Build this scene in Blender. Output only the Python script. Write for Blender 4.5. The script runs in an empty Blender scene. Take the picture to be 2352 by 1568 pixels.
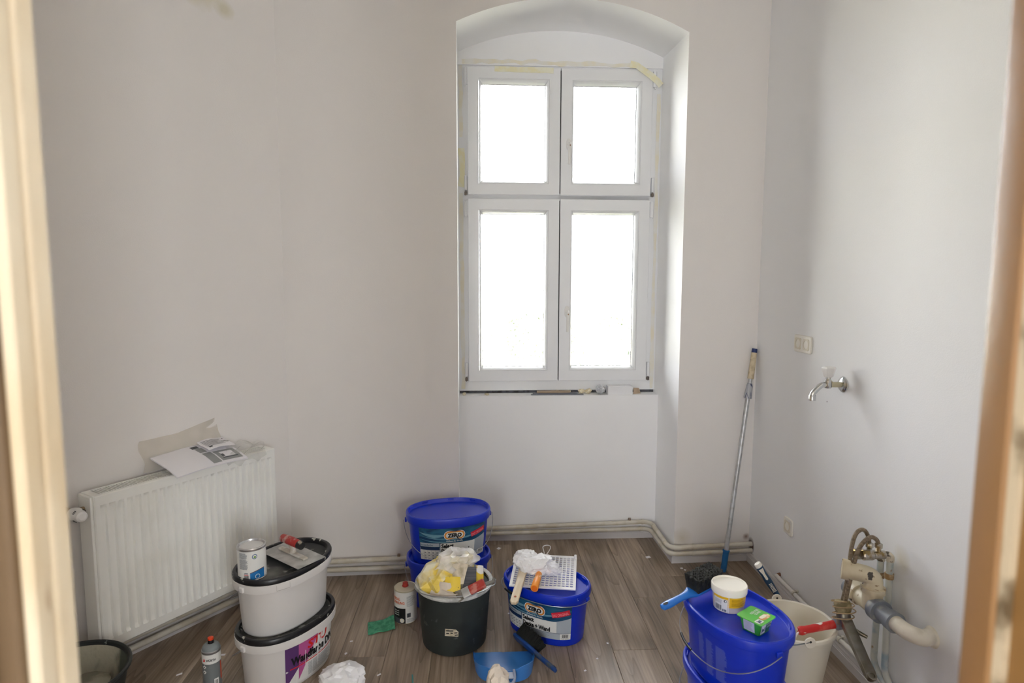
import bpy, bmesh, math, random
from math import sin, cos, pi, radians, sqrt, atan2
from mathutils import Vector, Matrix, noise

random.seed(7)
scene = bpy.context.scene
COL = scene.collection

# ------------------------------------------------------------------ camera
F_PX, IMG_W = 1420.0, 2352.0
EYE = Vector((0, 0, 1.58))
PITCH, ROLL = math.atan(144 / 1420.0), 0.0026
_f = Vector((0, cos(PITCH), -sin(PITCH)))
_u0 = Vector((0, sin(PITCH), cos(PITCH)))
_r0 = Vector((1, 0, 0))
_r = _r0 * cos(ROLL) + _u0 * sin(ROLL)
_u = _u0 * cos(ROLL) - _r0 * sin(ROLL)
cam_d = bpy.data.cameras.new('camera')
cam_d.sensor_width = 36.0
cam_d.lens = F_PX / IMG_W * 36.0
cam_d.clip_start = 0.02
cam_d.dof.use_dof = True
cam_d.dof.focus_distance = 2.9
cam_d.dof.aperture_fstop = 2.8
cam = bpy.data.objects.new('camera', cam_d)
COL.objects.link(cam)
cam.matrix_world = Matrix(((_r.x, _u.x, -_f.x, EYE.x), (_r.y, _u.y, -_f.y, EYE.y),
                           (_r.z, _u.z, -_f.z, EYE.z), (0, 0, 0, 1)))
scene.camera = cam

# ------------------------------------------------------------------ world, exposure
SKY_STRENGTH = 22.0
world = bpy.data.worlds.new('overcast_sky')
scene.world = world
world.use_nodes = True
wn = world.node_tree.nodes
wn['Background'].inputs[0].default_value = (0.95, 0.98, 1.0, 1)
wn['Background'].inputs[1].default_value = SKY_STRENGTH
vs = scene.view_settings
vs.view_transform = 'Standard'
vs.look = 'None'
vs.gamma = 1.0
vs.use_curve_mapping = False
vs.exposure = 0.0
cy = scene.cycles
cy.max_bounces = 12
cy.diffuse_bounces = 8
cy.glossy_bounces = 4
cy.transmission_bounces = 8
cy.transparent_max_bounces = 12
cy.caustics_reflective = False
cy.caustics_refractive = False
cy.use_denoising = True
cy.sample_clamp_indirect = 8.0

# hazy sun along the house front: added so garden bounce brightens the window recess
sun_d = bpy.data.lights.new('sun', 'SUN')
sun_d.energy = 420.0
sun_d.angle = radians(4)
sun_d.color = (1.0, 0.97, 0.94)
sun = bpy.data.objects.new('sun', sun_d)
sun.rotation_euler = Vector((0.42, 0.05, -0.90)).to_track_quat('-Z', 'Y').to_euler()
COL.objects.link(sun)

def portal(loc, size, rot):
    ld = bpy.data.lights.new('opening_portal', 'AREA')
    ld.shape = 'RECTANGLE'
    ld.size, ld.size_y = size
    ld.cycles.is_portal = True
    o = bpy.data.objects.new('opening_portal', ld)
    o.location = loc
    o.rotation_euler = rot
    COL.objects.link(o)
portal((0.28, 3.83, 1.88), (1.12, 1.95), (radians(-90), 0, radians(3.15)))

# ------------------------------------------------------------------ materials
def lin(c):
    out = []
    for v in c[:3]:
        v = v / 255.0
        out.append(v / 12.92 if v <= 0.04045 else ((v + 0.055) / 1.055) ** 2.4)
    return (*out, 1.0)

MATS = {}
def M(name, c, rough=0.5, metal=0.0, c2=None, scale=8.0, lo=0.45, hi=0.6, stretch=(1, 1, 1), detail=5.0,
      spots=None, bump=0.0, bscale=120.0, spec=0.5, alpha=1.0, trans=0.0, coat=0.0, stains=None, dist=0.0):
    """Principled material: base colour, optional noise mix to c2, optional paint spots and stains with a shape of their own."""
    if name in MATS:
        return MATS[name]
    m = bpy.data.materials.new(name)
    m.use_nodes = True
    nt = m.node_tree
    N, L = nt.nodes, nt.links
    b = N['Principled BSDF']
    b.inputs['Roughness'].default_value = rough
    b.inputs['Metallic'].default_value = metal
    b.inputs['Specular IOR Level'].default_value = spec
    b.inputs['Alpha'].default_value = alpha
    b.inputs['Transmission Weight'].default_value = trans
    b.inputs['Coat Weight'].default_value = coat
    b.inputs['Base Color'].default_value = lin(c)
    tc = N.new('ShaderNodeTexCoord')
    cur = None
    def mix(fac, a, bcol):
        mx = N.new('ShaderNodeMix')
        mx.data_type = 'RGBA'
        L.new(fac, mx.inputs['Factor'])
        if isinstance(a, tuple):
            mx.inputs['A'].default_value = a
        else:
            L.new(a, mx.inputs['A'])
        mx.inputs['B'].default_value = bcol
        return mx.outputs['Result']
    def nz(sc, lo, hi, st=(1, 1, 1), det=5.0, w=0.0, ds=0.0):
        mp = N.new('ShaderNodeMapping')
        mp.inputs['Scale'].default_value = st
        mp.inputs['Location'].default_value = (w, w * 1.7, w * 0.6)
        L.new(tc.outputs['Object'], mp.inputs['Vector'])
        n = N.new('ShaderNodeTexNoise')
        n.inputs['Scale'].default_value = sc
        n.inputs['Detail'].default_value = det
        n.inputs['Distortion'].default_value = ds
        L.new(mp.outputs['Vector'], n.inputs['Vector'])
        r = N.new('ShaderNodeMapRange')
        r.inputs['From Min'].default_value = lo
        r.inputs['From Max'].default_value = hi
        L.new(n.outputs['Fac'], r.inputs['Value'])
        return r.outputs['Result']
    base = lin(c)
    if c2 is not None:
        cur = mix(nz(scale, lo, hi, stretch, detail, 0.0, dist), base, lin(c2))
    for k, sp in enumerate(spots or []):
        col, sc, lo_, hi_ = sp[:4]
        st = sp[4] if len(sp) > 4 else (1, 1, 1)
        cur = mix(nz(sc, lo_, hi_, st, 3.0, 3.1 + 5 * k), cur if cur is not None else base, lin(col))
    if stains:
        geo = N.new('ShaderNodeNewGeometry')
        nn = N.new('ShaderNodeTexNoise')
        nn.inputs['Scale'].default_value = 9.0
        nn.inputs['Detail'].default_value = 3.0
        L.new(geo.outputs['Position'], nn.inputs['Vector'])
        for (p, rad, col, soft, amt) in stains:
            d = N.new('ShaderNodeVectorMath')
            d.operation = 'DISTANCE'
            L.new(geo.outputs['Position'], d.inputs[0])
            d.inputs[1].default_value = p
            ad = N.new('ShaderNodeMath')
            ad.operation = 'MULTIPLY_ADD'
            L.new(nn.outputs['Fac'], ad.inputs[0])
            ad.inputs[1].default_value = rad * 0.9
            L.new(d.outputs['Value'], ad.inputs[2])
            r = N.new('ShaderNodeMapRange')
            r.inputs['From Min'].default_value = rad * 1.45
            r.inputs['From Max'].default_value = rad * (1.45 - soft)
            r.inputs['To Max'].default_value = amt
            L.new(ad.outputs[0], r.inputs['Value'])
            cur = mix(r.outputs['Result'], cur if cur is not None else base, lin(col))
    if cur is not None:
        L.new(cur, b.inputs['Base Color'])
    if bump > 0:
        bp = N.new('ShaderNodeBump')
        bp.inputs['Strength'].default_value = bump
        bp.inputs['Distance'].default_value = 0.004
        n = N.new('ShaderNodeTexNoise')
        n.inputs['Scale'].default_value = bscale
        n.inputs['Detail'].default_value = 4
        L.new(tc.outputs['Object'], n.inputs['Vector'])
        L.new(n.outputs['Fac'], bp.inputs['Height'])
        L.new(bp.outputs['Normal'], b.inputs['Normal'])
    MATS[name] = m
    return m

def glass_mat():
    m = bpy.data.materials.new('window_glass')
    m.use_nodes = True
    N, L = m.node_tree.nodes, m.node_tree.links
    N.remove(N['Principled BSDF'])
    t = N.new('ShaderNodeBsdfTransparent')
    t.inputs[0].default_value = (0.965, 0.965, 0.965, 1)
    g = N.new('ShaderNodeBsdfGlossy')
    g.inputs['Roughness'].default_value = 0.02
    fr = N.new('ShaderNodeFresnel')
    fr.inputs[0].default_value = 1.45
    mx = N.new('ShaderNodeMixShader')
    L.new(fr.outputs[0], mx.inputs[0])
    L.new(t.outputs[0], mx.inputs[1])
    L.new(g.outputs[0], mx.inputs[2])
    L.new(mx.outputs[0], N['Material Output'].inputs[0])
    return m

def film_mat(name, c, opac, rough=0.25, var=0.25):
    """thin translucent plastic film"""
    if name in MATS:
        return MATS[name]
    m = bpy.data.materials.new(name)
    m.use_nodes = True
    N, L = m.node_tree.nodes, m.node_tree.links
    b = N['Principled BSDF']
    b.inputs['Base Color'].default_value = lin(c)
    b.inputs['Roughness'].default_value = rough
    t = N.new('ShaderNodeBsdfTransparent')
    mx = N.new('ShaderNodeMixShader')
    tc = N.new('ShaderNodeTexCoord')
    n = N.new('ShaderNodeTexNoise')
    n.inputs['Scale'].default_value = 14
    L.new(tc.outputs['Object'], n.inputs['Vector'])
    r = N.new('ShaderNodeMapRange')
    r.inputs['From Min'].default_value = 0.3
    r.inputs['From Max'].default_value = 0.7
    r.inputs['To Min'].default_value = max(0.02, opac - var)
    r.inputs['To Max'].default_value = min(1, opac + var)
    L.new(n.outputs['Fac'], r.inputs['Value'])
    L.new(r.outputs['Result'], mx.inputs[0])
    L.new(t.outputs[0], mx.inputs[1])
    L.new(b.outputs[0], mx.inputs[2])
    L.new(mx.outputs[0], N['Material Output'].inputs[0])
    MATS[name] = m
    return m

def floor_mat():
    m = bpy.data.materials.new('laminate_oak')
    m.use_nodes = True
    N, L = m.node_tree.nodes, m.node_tree.links
    b = N['Principled BSDF']
    b.inputs['Roughness'].default_value = 0.36
    b.inputs['Specular IOR Level'].default_value = 0.75
    tc = N.new('ShaderNodeTexCoord')
    oi = N.new('ShaderNodeObjectInfo')
    of = N.new('ShaderNodeVectorMath')
    of.operation = 'SCALE'
    of.inputs[0].default_value = (7.3, 13.1, 3.7)
    L.new(oi.outputs['Random'], of.inputs['Scale'])
    ad = N.new('ShaderNodeVectorMath')
    ad.operation = 'ADD'
    L.new(tc.outputs['Object'], ad.inputs[0])
    L.new(of.outputs[0], ad.inputs[1])
    def noise_n(scale, st, det, ds=0.0):
        mp = N.new('ShaderNodeMapping')
        mp.inputs['Scale'].default_value = st
        L.new(ad.outputs[0], mp.inputs['Vector'])
        n = N.new('ShaderNodeTexNoise')
        n.inputs['Scale'].default_value = scale
        n.inputs['Detail'].default_value = det
        n.inputs['Distortion'].default_value = ds
        L.new(mp.outputs['Vector'], n.inputs['Vector'])
        return n.outputs['Fac']
    def ramp(v, stops):
        r = N.new('ShaderNodeValToRGB')
        while len(r.color_ramp.elements) < len(stops):
            r.color_ramp.elements.new(0.5)
        for e, (p, c) in zip(r.color_ramp.elements, stops):
            e.position = p
            e.color = c
        L.new(v, r.inputs[0])
        return r.outputs[0]
    broad = noise_n(3.0, (3.2, 0.55, 1), 4, 0.6)
    colr = ramp(broad, [(0.28, lin((112, 97, 80))), (0.5, lin((151, 133, 114))), (0.72, lin((178, 160, 142)))])
    # cathedral growth rings: contour lines of a stretched noise
    ring = noise_n(1.5, (3.6, 0.24, 1), 2, 0.25)
    mu = N.new('ShaderNodeMath')
    mu.operation = 'MULTIPLY'
    mu.inputs[1].default_value = 11.0
    L.new(ring, mu.inputs[0])
    fr = N.new('ShaderNodeMath')
    fr.operation = 'FRACT'
    L.new(mu.outputs[0], fr.inputs[0])
    lines = ramp(fr.outputs[0], [(0.0, (0.42, 0.40, 0.38, 1)), (0.07, (0.72, 0.7, 0.68, 1)), (0.30, (1, 1, 1, 1)), (1.0, (0.9, 0.9, 0.9, 1))])
    fine = ramp(noise_n(46.0, (2.4, 0.07, 1), 4), [(0.3, (0.66, 0.65, 0.64, 1)), (0.62, (1.1, 1.1, 1.1, 1))])
    def mul(a, c, f=1.0):
        mx = N.new('ShaderNodeMix')
        mx.data_type = 'RGBA'
        mx.blend_type = 'MULTIPLY'
        mx.inputs['Factor'].default_value = f
        L.new(a, mx.inputs['A'])
        L.new(c, mx.inputs['B'])
        return mx.outputs['Result']
    col = mul(mul(colr, lines, 0.75), fine, 0.9)
    L.new(col, b.inputs['Base Color'])
    rr = N.new('ShaderNodeMapRange')
    rr.inputs['To Min'].default_value = 0.34
    rr.inputs['To Max'].default_value = 0.46
    L.new(broad, rr.inputs['Value'])
    L.new(rr.outputs['Result'], b.inputs['Roughness'])
    return m

WALL_C = (230, 226, 223)
m_wall = M('white_wall_paint', WALL_C, 0.9, bump=0.12, bscale=260, spec=0.2)
m_wall_l = M('white_wall_paint_stained', WALL_C, 0.9, bump=0.12, bscale=260, spec=0.2,
             stains=[((-1.375, 2.835, 2.86), 0.12, (206, 196, 162), 0.6, 0.7), ((-1.31, 2.935, 2.79), 0.055, (200, 192, 160), 0.6, 0.6),
                     ((-1.42, 2.765, 2.88), 0.09, (200, 172, 105), 0.5, 0.8)])
m_wall_b = M('white_wall_paint_marked', WALL_C, 0.9, bump=0.12, bscale=260, spec=0.2,
             stains=[((0.955, 3.334, 0.14), 0.07, (190, 178, 150), 1.1, 0.6), ((-0.27, 3.64, 0.50), 0.006, (80, 50, 45), 0.4, 0.9),
                     ((0.905, 3.328, 0.50), 0.007, (60, 30, 25), 0.4, 0.9), ((1.325, 3.366, 0.136), 0.022, (104, 70, 46), 0.9, 0.8)])
m_wall_r = M('white_wall_paint_right', (236, 236, 237), 0.85, bump=0.12, bscale=260, spec=0.25,
             stains=[((1.399, 2.135, 0.575), 0.055, (206, 196, 170), 1.0, 0.7), ((1.343, 3.33, 0.10), 0.045, (70, 42, 26), 0.5, 0.95),
                     ((1.375, 2.66, 1.05), 0.004, (60, 40, 30), 0.5, 0.9)])
m_recess = M('glare_lightened_recess_paint', (247, 247, 248), 0.85, bump=0.1, bscale=260, spec=0.2,
             stains=[((-0.27, 3.64, 0.50), 0.006, (80, 50, 45), 0.4, 0.9)])  # recess paint made whiter than the walls to stand in for window glare
m_floor = floor_mat()
m_pvc = M('white_window_plastic', (238, 239, 241), 0.3, spec=0.5)
m_dark = M('dark_gap', (22, 22, 24), 0.7)
m_glass = glass_mat()
m_pipe = M('cream_pipe_paint', (208, 203, 190), 0.45, c2=(196, 188, 170), scale=14, bump=0.08, bscale=60)
m_base = M('white_skirting', (206, 203, 202), 0.4)
m_rad = M('radiator_enamel', (243, 243, 239), 0.32, c2=(237, 236, 230), scale=3)
m_tape = M('masking_tape', (238, 232, 196), 0.7, c2=(240, 238, 218), scale=25)
m_wire = M('galvanised_wire', (170, 172, 176), 0.3, metal=0.9)
m_chrome = M('chrome', (196, 198, 200), 0.16, metal=1.0, c2=(150, 146, 136), scale=60, lo=0.5, hi=0.75)
m_black = M('black_plastic', (22, 23, 26), 0.4)
m_white = M('white_plastic', (232, 231, 228), 0.4)
m_paper = M('white_paper', (236, 234, 238), 0.8)

# ------------------------------------------------------------------ mesh helpers
class MB:
    def __init__(s):
        s.v, s.f, s.mi = [], [], []
    def add(s, verts, faces, mi=0, mat=None):
        o = len(s.v)
        if mat is not None:
            verts = [mat @ Vector(v) for v in verts]
        s.v += [tuple(v) for v in verts]
        s.f += [tuple(i + o for i in f) for f in faces]
        s.mi += [mi] * len(faces)
        return s
    def box(s, c, d, mi=0, mat=None):
        x, y, z = d[0] / 2, d[1] / 2, d[2] / 2
        vs_ = [(c[0] + sx * x, c[1] + sy * y, c[2] + sz * z) for sz in (-1, 1) for sy in (-1, 1) for sx in (-1, 1)]
        return s.add(vs_, [(0, 2, 3, 1), (4, 5, 7, 6), (0, 1, 5, 4), (2, 6, 7, 3), (0, 4, 6, 2), (1, 3, 7, 5)], mi, mat)
    def prism(s, poly, z0, z1, mi=0, mat=None):
        n = len(poly)
        vs_ = [(p[0], p[1], z0) for p in poly] + [(p[0], p[1], z1) for p in poly]
        fs = [tuple(range(n - 1, -1, -1)), tuple(range(n, 2 * n))]
        fs += [(i, (i + 1) % n, n + (i + 1) % n, n + i) for i in range(n)]
        return s.add(vs_, fs, mi, mat)
    def lathe(s, prof, n=40, ax=1.0, ay=1.0, e=2.0, mi=0, mat=None, cap0=True, cap1=True):
        """profile [(radius, z)] swept around z; ax, ay scale to an oval; e is the superellipse exponent"""
        vs_, fs = [], []
        for (r, z) in prof:
            for k in range(n):
                t = 2 * pi * k / n
                c, q = cos(t), sin(t)
                x = math.copysign(abs(c) ** (2 / e), c)
                y = math.copysign(abs(q) ** (2 / e), q)
                vs_.append((r * ax * x, r * ay * y, z))
        for i in range(len(prof) - 1):
            for k in range(n):
                a, b2 = i * n + k, i * n + (k + 1) % n
                fs.append((a, b2, b2 + n, a + n))
        if cap0:
            fs.append(tuple(range(n - 1, -1, -1)))
        if cap1:
            o = (len(prof) - 1) * n
            fs.append(tuple(range(o, o + n)))
        return s.add(vs_, fs, mi, mat)
    def offlathe(s, prof, a, b2, n=56, e=2.3, mi=0, mat=None, cap0=True, cap1=True):
        """like lathe but profile x is an offset from the oval (a, b2)"""
        vs_, fs = [], []
        for (d, z) in prof:
            for k in range(n):
                t = 2 * pi * k / n
                c, q = cos(t), sin(t)
                vs_.append(((a + d) * math.copysign(abs(c) ** (2 / e), c), (b2 + d) * math.copysign(abs(q) ** (2 / e), q), z))
        for i in range(len(prof) - 1):
            for k in range(n):
                p, q = i * n + k, i * n + (k + 1) % n
                fs.append((p, q, q + n, p + n))
        if cap0:
            fs.append(tuple(range(n - 1, -1, -1)))
        if cap1:
            o = (len(prof) - 1) * n
            fs.append(tuple(range(o, o + n)))
        return s.add(vs_, fs, mi, mat)
    def tube(s, pts, r, n=10, mi=0, mat=None, caps=True, closed=False):
        pts = [Vector(p) for p in pts]
        rr = r if isinstance(r, (list, tuple)) else [r] * len(pts)
        vs_, fs = [], []
        up = None
        m = len(pts)
        for i, p in enumerate(pts):
            if closed:
                t = pts[(i + 1) % m] - pts[i - 1]
            elif i == 0:
                t = pts[1] - p
            elif i == m - 1:
                t = p - pts[i - 1]
            else:
                t = (pts[i + 1] - p).normalized() + (p - pts[i - 1]).normalized()
            t.normalize()
            if up is None:
                up = Vector((0, 0, 1)) if abs(t.z) < 0.9 else Vector((1, 0, 0))
            x = up - t * up.dot(t)
            if x.length < 1e-6:
                x = t.orthogonal()
            x.normalize()
            up = x
            y = t.cross(x)
            for k in range(n):
                a = 2 * pi * k / n
                vs_.append(p + (x * cos(a) + y * sin(a)) * rr[i])
        for i in range(m if closed else m - 1):
            j = (i + 1) % m
            for k in range(n):
                k2 = (k + 1) % n
                fs.append((i * n + k, i * n + k2, j * n + k2, j * n + k))
        if caps and not closed:
            fs.append(tuple(range(n - 1, -1, -1)))
            fs.append(tuple(range((m - 1) * n, m * n)))
        return s.add(vs_, fs, mi, mat)
    def grid(s, fn, nu, nv, mi=0, mat=None, thick=0.0):
        """sheet fn(u, v) in 0..1, with real thickness when thick > 0"""
        P = [[Vector(fn(i / nu, j / nv)) for i in range(nu + 1)] for j in range(nv + 1)]
        vs_ = [p for row in P for p in row]
        w = nu + 1
        fs = [(j * w + i, j * w + i + 1, (j + 1) * w + i + 1, (j + 1) * w + i) for j in range(nv) for i in range(nu)]
        if thick > 0:
            nrm = []
            for j in range(nv + 1):
                for i in range(nu + 1):
                    a = P[j][min(i + 1, nu)] - P[j][max(i - 1, 0)]
                    b2 = P[min(j + 1, nv)][i] - P[max(j - 1, 0)][i]
                    nrm.append(a.cross(b2).normalized())
            o = len(vs_)
            vs_ = vs_ + [v - q * thick for v, q in zip(vs_[:o], nrm)]
            fs2 = [tuple(o + k for k in reversed(f)) for f in fs]
            rim = []
            edge = [i for i in range(nu + 1)] + [j * w + nu for j in range(1, nv + 1)] + [nv * w + i for i in range(nu - 1, -1, -1)] + [j * w for j in range(nv - 1, 0, -1)]
            for k in range(len(edge)):
                a, b2 = edge[k], edge[(k + 1) % len(edge)]
                rim.append((b2, a, a + o, b2 + o))
            fs = fs + fs2 + rim
        return s.add(vs_, fs, mi, mat)
    def lattice(s, xs, ys, solid, z0, z1, mi=0, mat=None):
        """plate cut into cells; solid(i, j) says which cells are material: one connected piece with real holes"""
        vid, vs_, fs = {}, [], []
        def V(i, j, t):
            k = (i, j, t)
            if k not in vid:
                vid[k] = len(vs_)
                vs_.append((xs[i], ys[j], z1 if t else z0))
            return vid[k]
        nx, ny = len(xs) - 1, len(ys) - 1
        def S(i, j):
            return 0 <= i < nx and 0 <= j < ny and solid(i, j)
        for i in range(nx):
            for j in range(ny):
                if not S(i, j):
                    continue
                fs.append((V(i, j, 1), V(i + 1, j, 1), V(i + 1, j + 1, 1), V(i, j + 1, 1)))
                fs.append((V(i, j, 0), V(i, j + 1, 0), V(i + 1, j + 1, 0), V(i + 1, j, 0)))
                if not S(i - 1, j):
                    fs.append((V(i, j, 0), V(i, j, 1), V(i, j + 1, 1), V(i, j + 1, 0)))
                if not S(i + 1, j):
                    fs.append((V(i + 1, j, 0), V(i + 1, j + 1, 0), V(i + 1, j + 1, 1), V(i + 1, j, 1)))
                if not S(i, j - 1):
                    fs.append((V(i, j, 0), V(i + 1, j, 0), V(i + 1, j, 1), V(i, j, 1)))
                if not S(i, j + 1):
                    fs.append((V(i, j + 1, 0), V(i, j + 1, 1), V(i + 1, j + 1, 1), V(i + 1, j + 1, 0)))
        return s.add(vs_, fs, mi, mat)
    def sweep(s, path, prof, mi=0, closed_prof=True):
        """profile [(offset to the left of the path, z)] swept with mitred corners along a plan path"""
        n, m = len(path), len(prof)
        vs_, fs = [], []
        for i, p in enumerate(path):
            p = Vector(p[:2])
            d0 = (p - Vector(path[i - 1][:2])).normalized() if i > 0 else None
            d1 = (Vector(path[i + 1][:2]) - p).normalized() if i < n - 1 else None
            d0 = d0 or d1
            d1 = d1 or d0
            n0, n1 = Vector((-d0.y, d0.x)), Vector((-d1.y, d1.x))
            mt = (n0 + n1)
            mt = mt / max(0.2, mt.dot(n0)) if mt.length > 1e-6 else n0
            for (o, z) in prof:
                q = p + mt * o
                vs_.append((q.x, q.y, z))
        for i in range(n - 1):
            for k in range(m):
                k2 = (k + 1) % m
                fs.append((i * m + k, (i + 1) * m + k, (i + 1) * m + k2, i * m + k2))
        fs.append(tuple(range(m)))
        fs.append(tuple((n - 1) * m + k for k in range(m - 1, -1, -1)))
        return s.add(vs_, fs, mi)
    def build(s, name, mats, parent=None, smooth=True, angle=35, bevel=0.0, loc=None, rot=None):
        me = bpy.data.meshes.new(name)
        me.from_pydata(s.v, [], s.f)
        for m in (mats if isinstance(mats, (list, tuple)) else [mats]):
            me.materials.append(m)
        me.polygons.foreach_set('material_index', s.mi)
        bm = bmesh.new()
        bm.from_mesh(me)
        bmesh.ops.recalc_face_normals(bm, faces=bm.faces)
        bm.to_mesh(me)
        bm.free()
        if smooth:
            me.polygons.foreach_set('use_smooth', [True] * len(me.polygons))
            me.set_sharp_from_angle(angle=radians(angle))
        me.update()
        o = bpy.data.objects.new(name, me)
        COL.objects.link(o)
        if parent is not None:
            o.parent = parent
        if loc is not None:
            o.location = loc
        if rot is not None:
            o.rotation_euler = rot
        if bevel > 0:
            bv = o.modifiers.new('bevel', 'BEVEL')
            bv.width = bevel
            bv.segments = 2
            bv.limit_method = 'ANGLE'
        return o

def thing(name, label, cat, loc=(0, 0, 0), rz=0.0, group=None, rot=None):
    o = bpy.data.objects.new(name, None)
    o.empty_display_size = 0.02
    COL.objects.link(o)
    o.location = loc
    o.rotation_euler = rot if rot is not None else (0, 0, rz)
    return tag(o, label, cat, group)

def tag(o, label, cat, group=None):
    o['label'] = label
    o['category'] = cat
    if group:
        o['group'] = group
    return o

def struct(o, label=None, cat=None):
    o['kind'] = 'structure'
    if label:
        o['label'] = label
    if cat:
        o['category'] = cat
    return o

def T(x=0, y=0, z=0, rx=0, ry=0, rz=0):
    return Matrix.Translation((x, y, z)) @ Matrix.Rotation(rz, 4, 'Z') @ Matrix.Rotation(ry, 4, 'Y') @ Matrix.Rotation(rx, 4, 'X')

def smooth_path(pts, it=2):
    """Chaikin corner cutting"""
    pts = [Vector(p) for p in pts]
    for _ in range(it):
        q = [pts[0]]
        for a, b in zip(pts, pts[1:]):
            q += [a.lerp(b, 0.25), a.lerp(b, 0.75)]
        q.append(pts[-1])
        pts = q
    return pts

def bend_path(pts, r, seg=5):
    """polyline with its corners rounded to radius r"""
    pts = [Vector(p) for p in pts]
    out = [pts[0]]
    for a, b, c in zip(pts, pts[1:], pts[2:]):
        d0, d1 = (a - b), (c - b)
        k0, k1 = min(r, d0.length * 0.45), min(r, d1.length * 0.45)
        p0, p1 = b + d0.normalized() * k0, b + d1.normalized() * k1
        for i in range(seg + 1):
            t = i / seg
            out.append(p0 * (1 - t) ** 2 + b * 2 * t * (1 - t) + p1 * t * t)
    out.append(pts[-1])
    return out

def crumple(name, mat, size, parent=None, loc=(0, 0, 0), rz=0, seed=0, sub=4, amp=0.35, freq=2.4, fold=0.14, flat=0.0, angle=25):
    """crumpled sheet / bag: closed lump with sharp folds"""
    bm = bmesh.new()
    bmesh.ops.create_icosphere(bm, subdivisions=sub, radius=1.0)
    off = Vector((seed * 3.7, seed * 1.3, seed * 7.1))
    for v in bm.verts:
        p = v.co.copy()
        a = noise.noise(p * freq * 0.6 + off)
        b = 1 - abs(noise.noise(p * freq + off * 1.3)) * 2
        c = 1 - abs(noise.noise(p * freq * 2.3 + off * 0.7)) * 2
        k = 1 + amp * a + fold * b + fold * 0.5 * c
        q = p * k
        v.co = Vector((q.x * size[0], q.y * size[1], q.z * size[2]))
    zmin = min(v.co.z for v in bm.verts)
    for v in bm.verts:
        v.co.z -= zmin
        if flat:
            v.co.z = max(0.0, v.co.z - flat)
    me = bpy.data.meshes.new(name)
    bm.to_mesh(me)
    bm.free()
    me.materials.append(mat)
    me.polygons.foreach_set('use_smooth', [True] * len(me.polygons))
    me.set_sharp_from_angle(angle=radians(angle))
    o = bpy.data.objects.new(name, me)
    COL.objects.link(o)
    o.location = loc
    o.rotation_euler = (0, 0, rz)
    if parent is not None:
        o.parent = parent
    return o

# ------------------------------------------------------------------ lettering and printed labels
_txt_cache = {}
def text_shape(body, bold=0.0):
    """triangulated outline of a word, scaled to height 1 for capitals; returns verts, faces, width"""
    key = (body, bold)
    if key in _txt_cache:
        return _txt_cache[key]
    cu = bpy.data.curves.new('lettering', 'FONT')
    cu.body = body
    cu.offset = bold
    cu.resolution_u = 2
    o = bpy.data.objects.new('lettering', cu)
    COL.objects.link(o)
    dg = bpy.context.evaluated_depsgraph_get()
    me = bpy.data.meshes.new_from_object(o.evaluated_get(dg))
    vs_ = [(v.co.x, v.co.y) for v in me.vertices]
    fs = [tuple(p.vertices) for p in me.polygons]
    bpy.data.objects.remove(o)
    bpy.data.curves.remove(cu)
    bpy.data.meshes.remove(me)
    x0 = min(v[0] for v in vs_)
    x1 = max(v[0] for v in vs_)
    vs_ = [((v[0] - x0) / 0.69, v[1] / 0.69) for v in vs_]
    r = (vs_, fs, (x1 - x0) / 0.69)
    _txt_cache[key] = r
    return r

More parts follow.
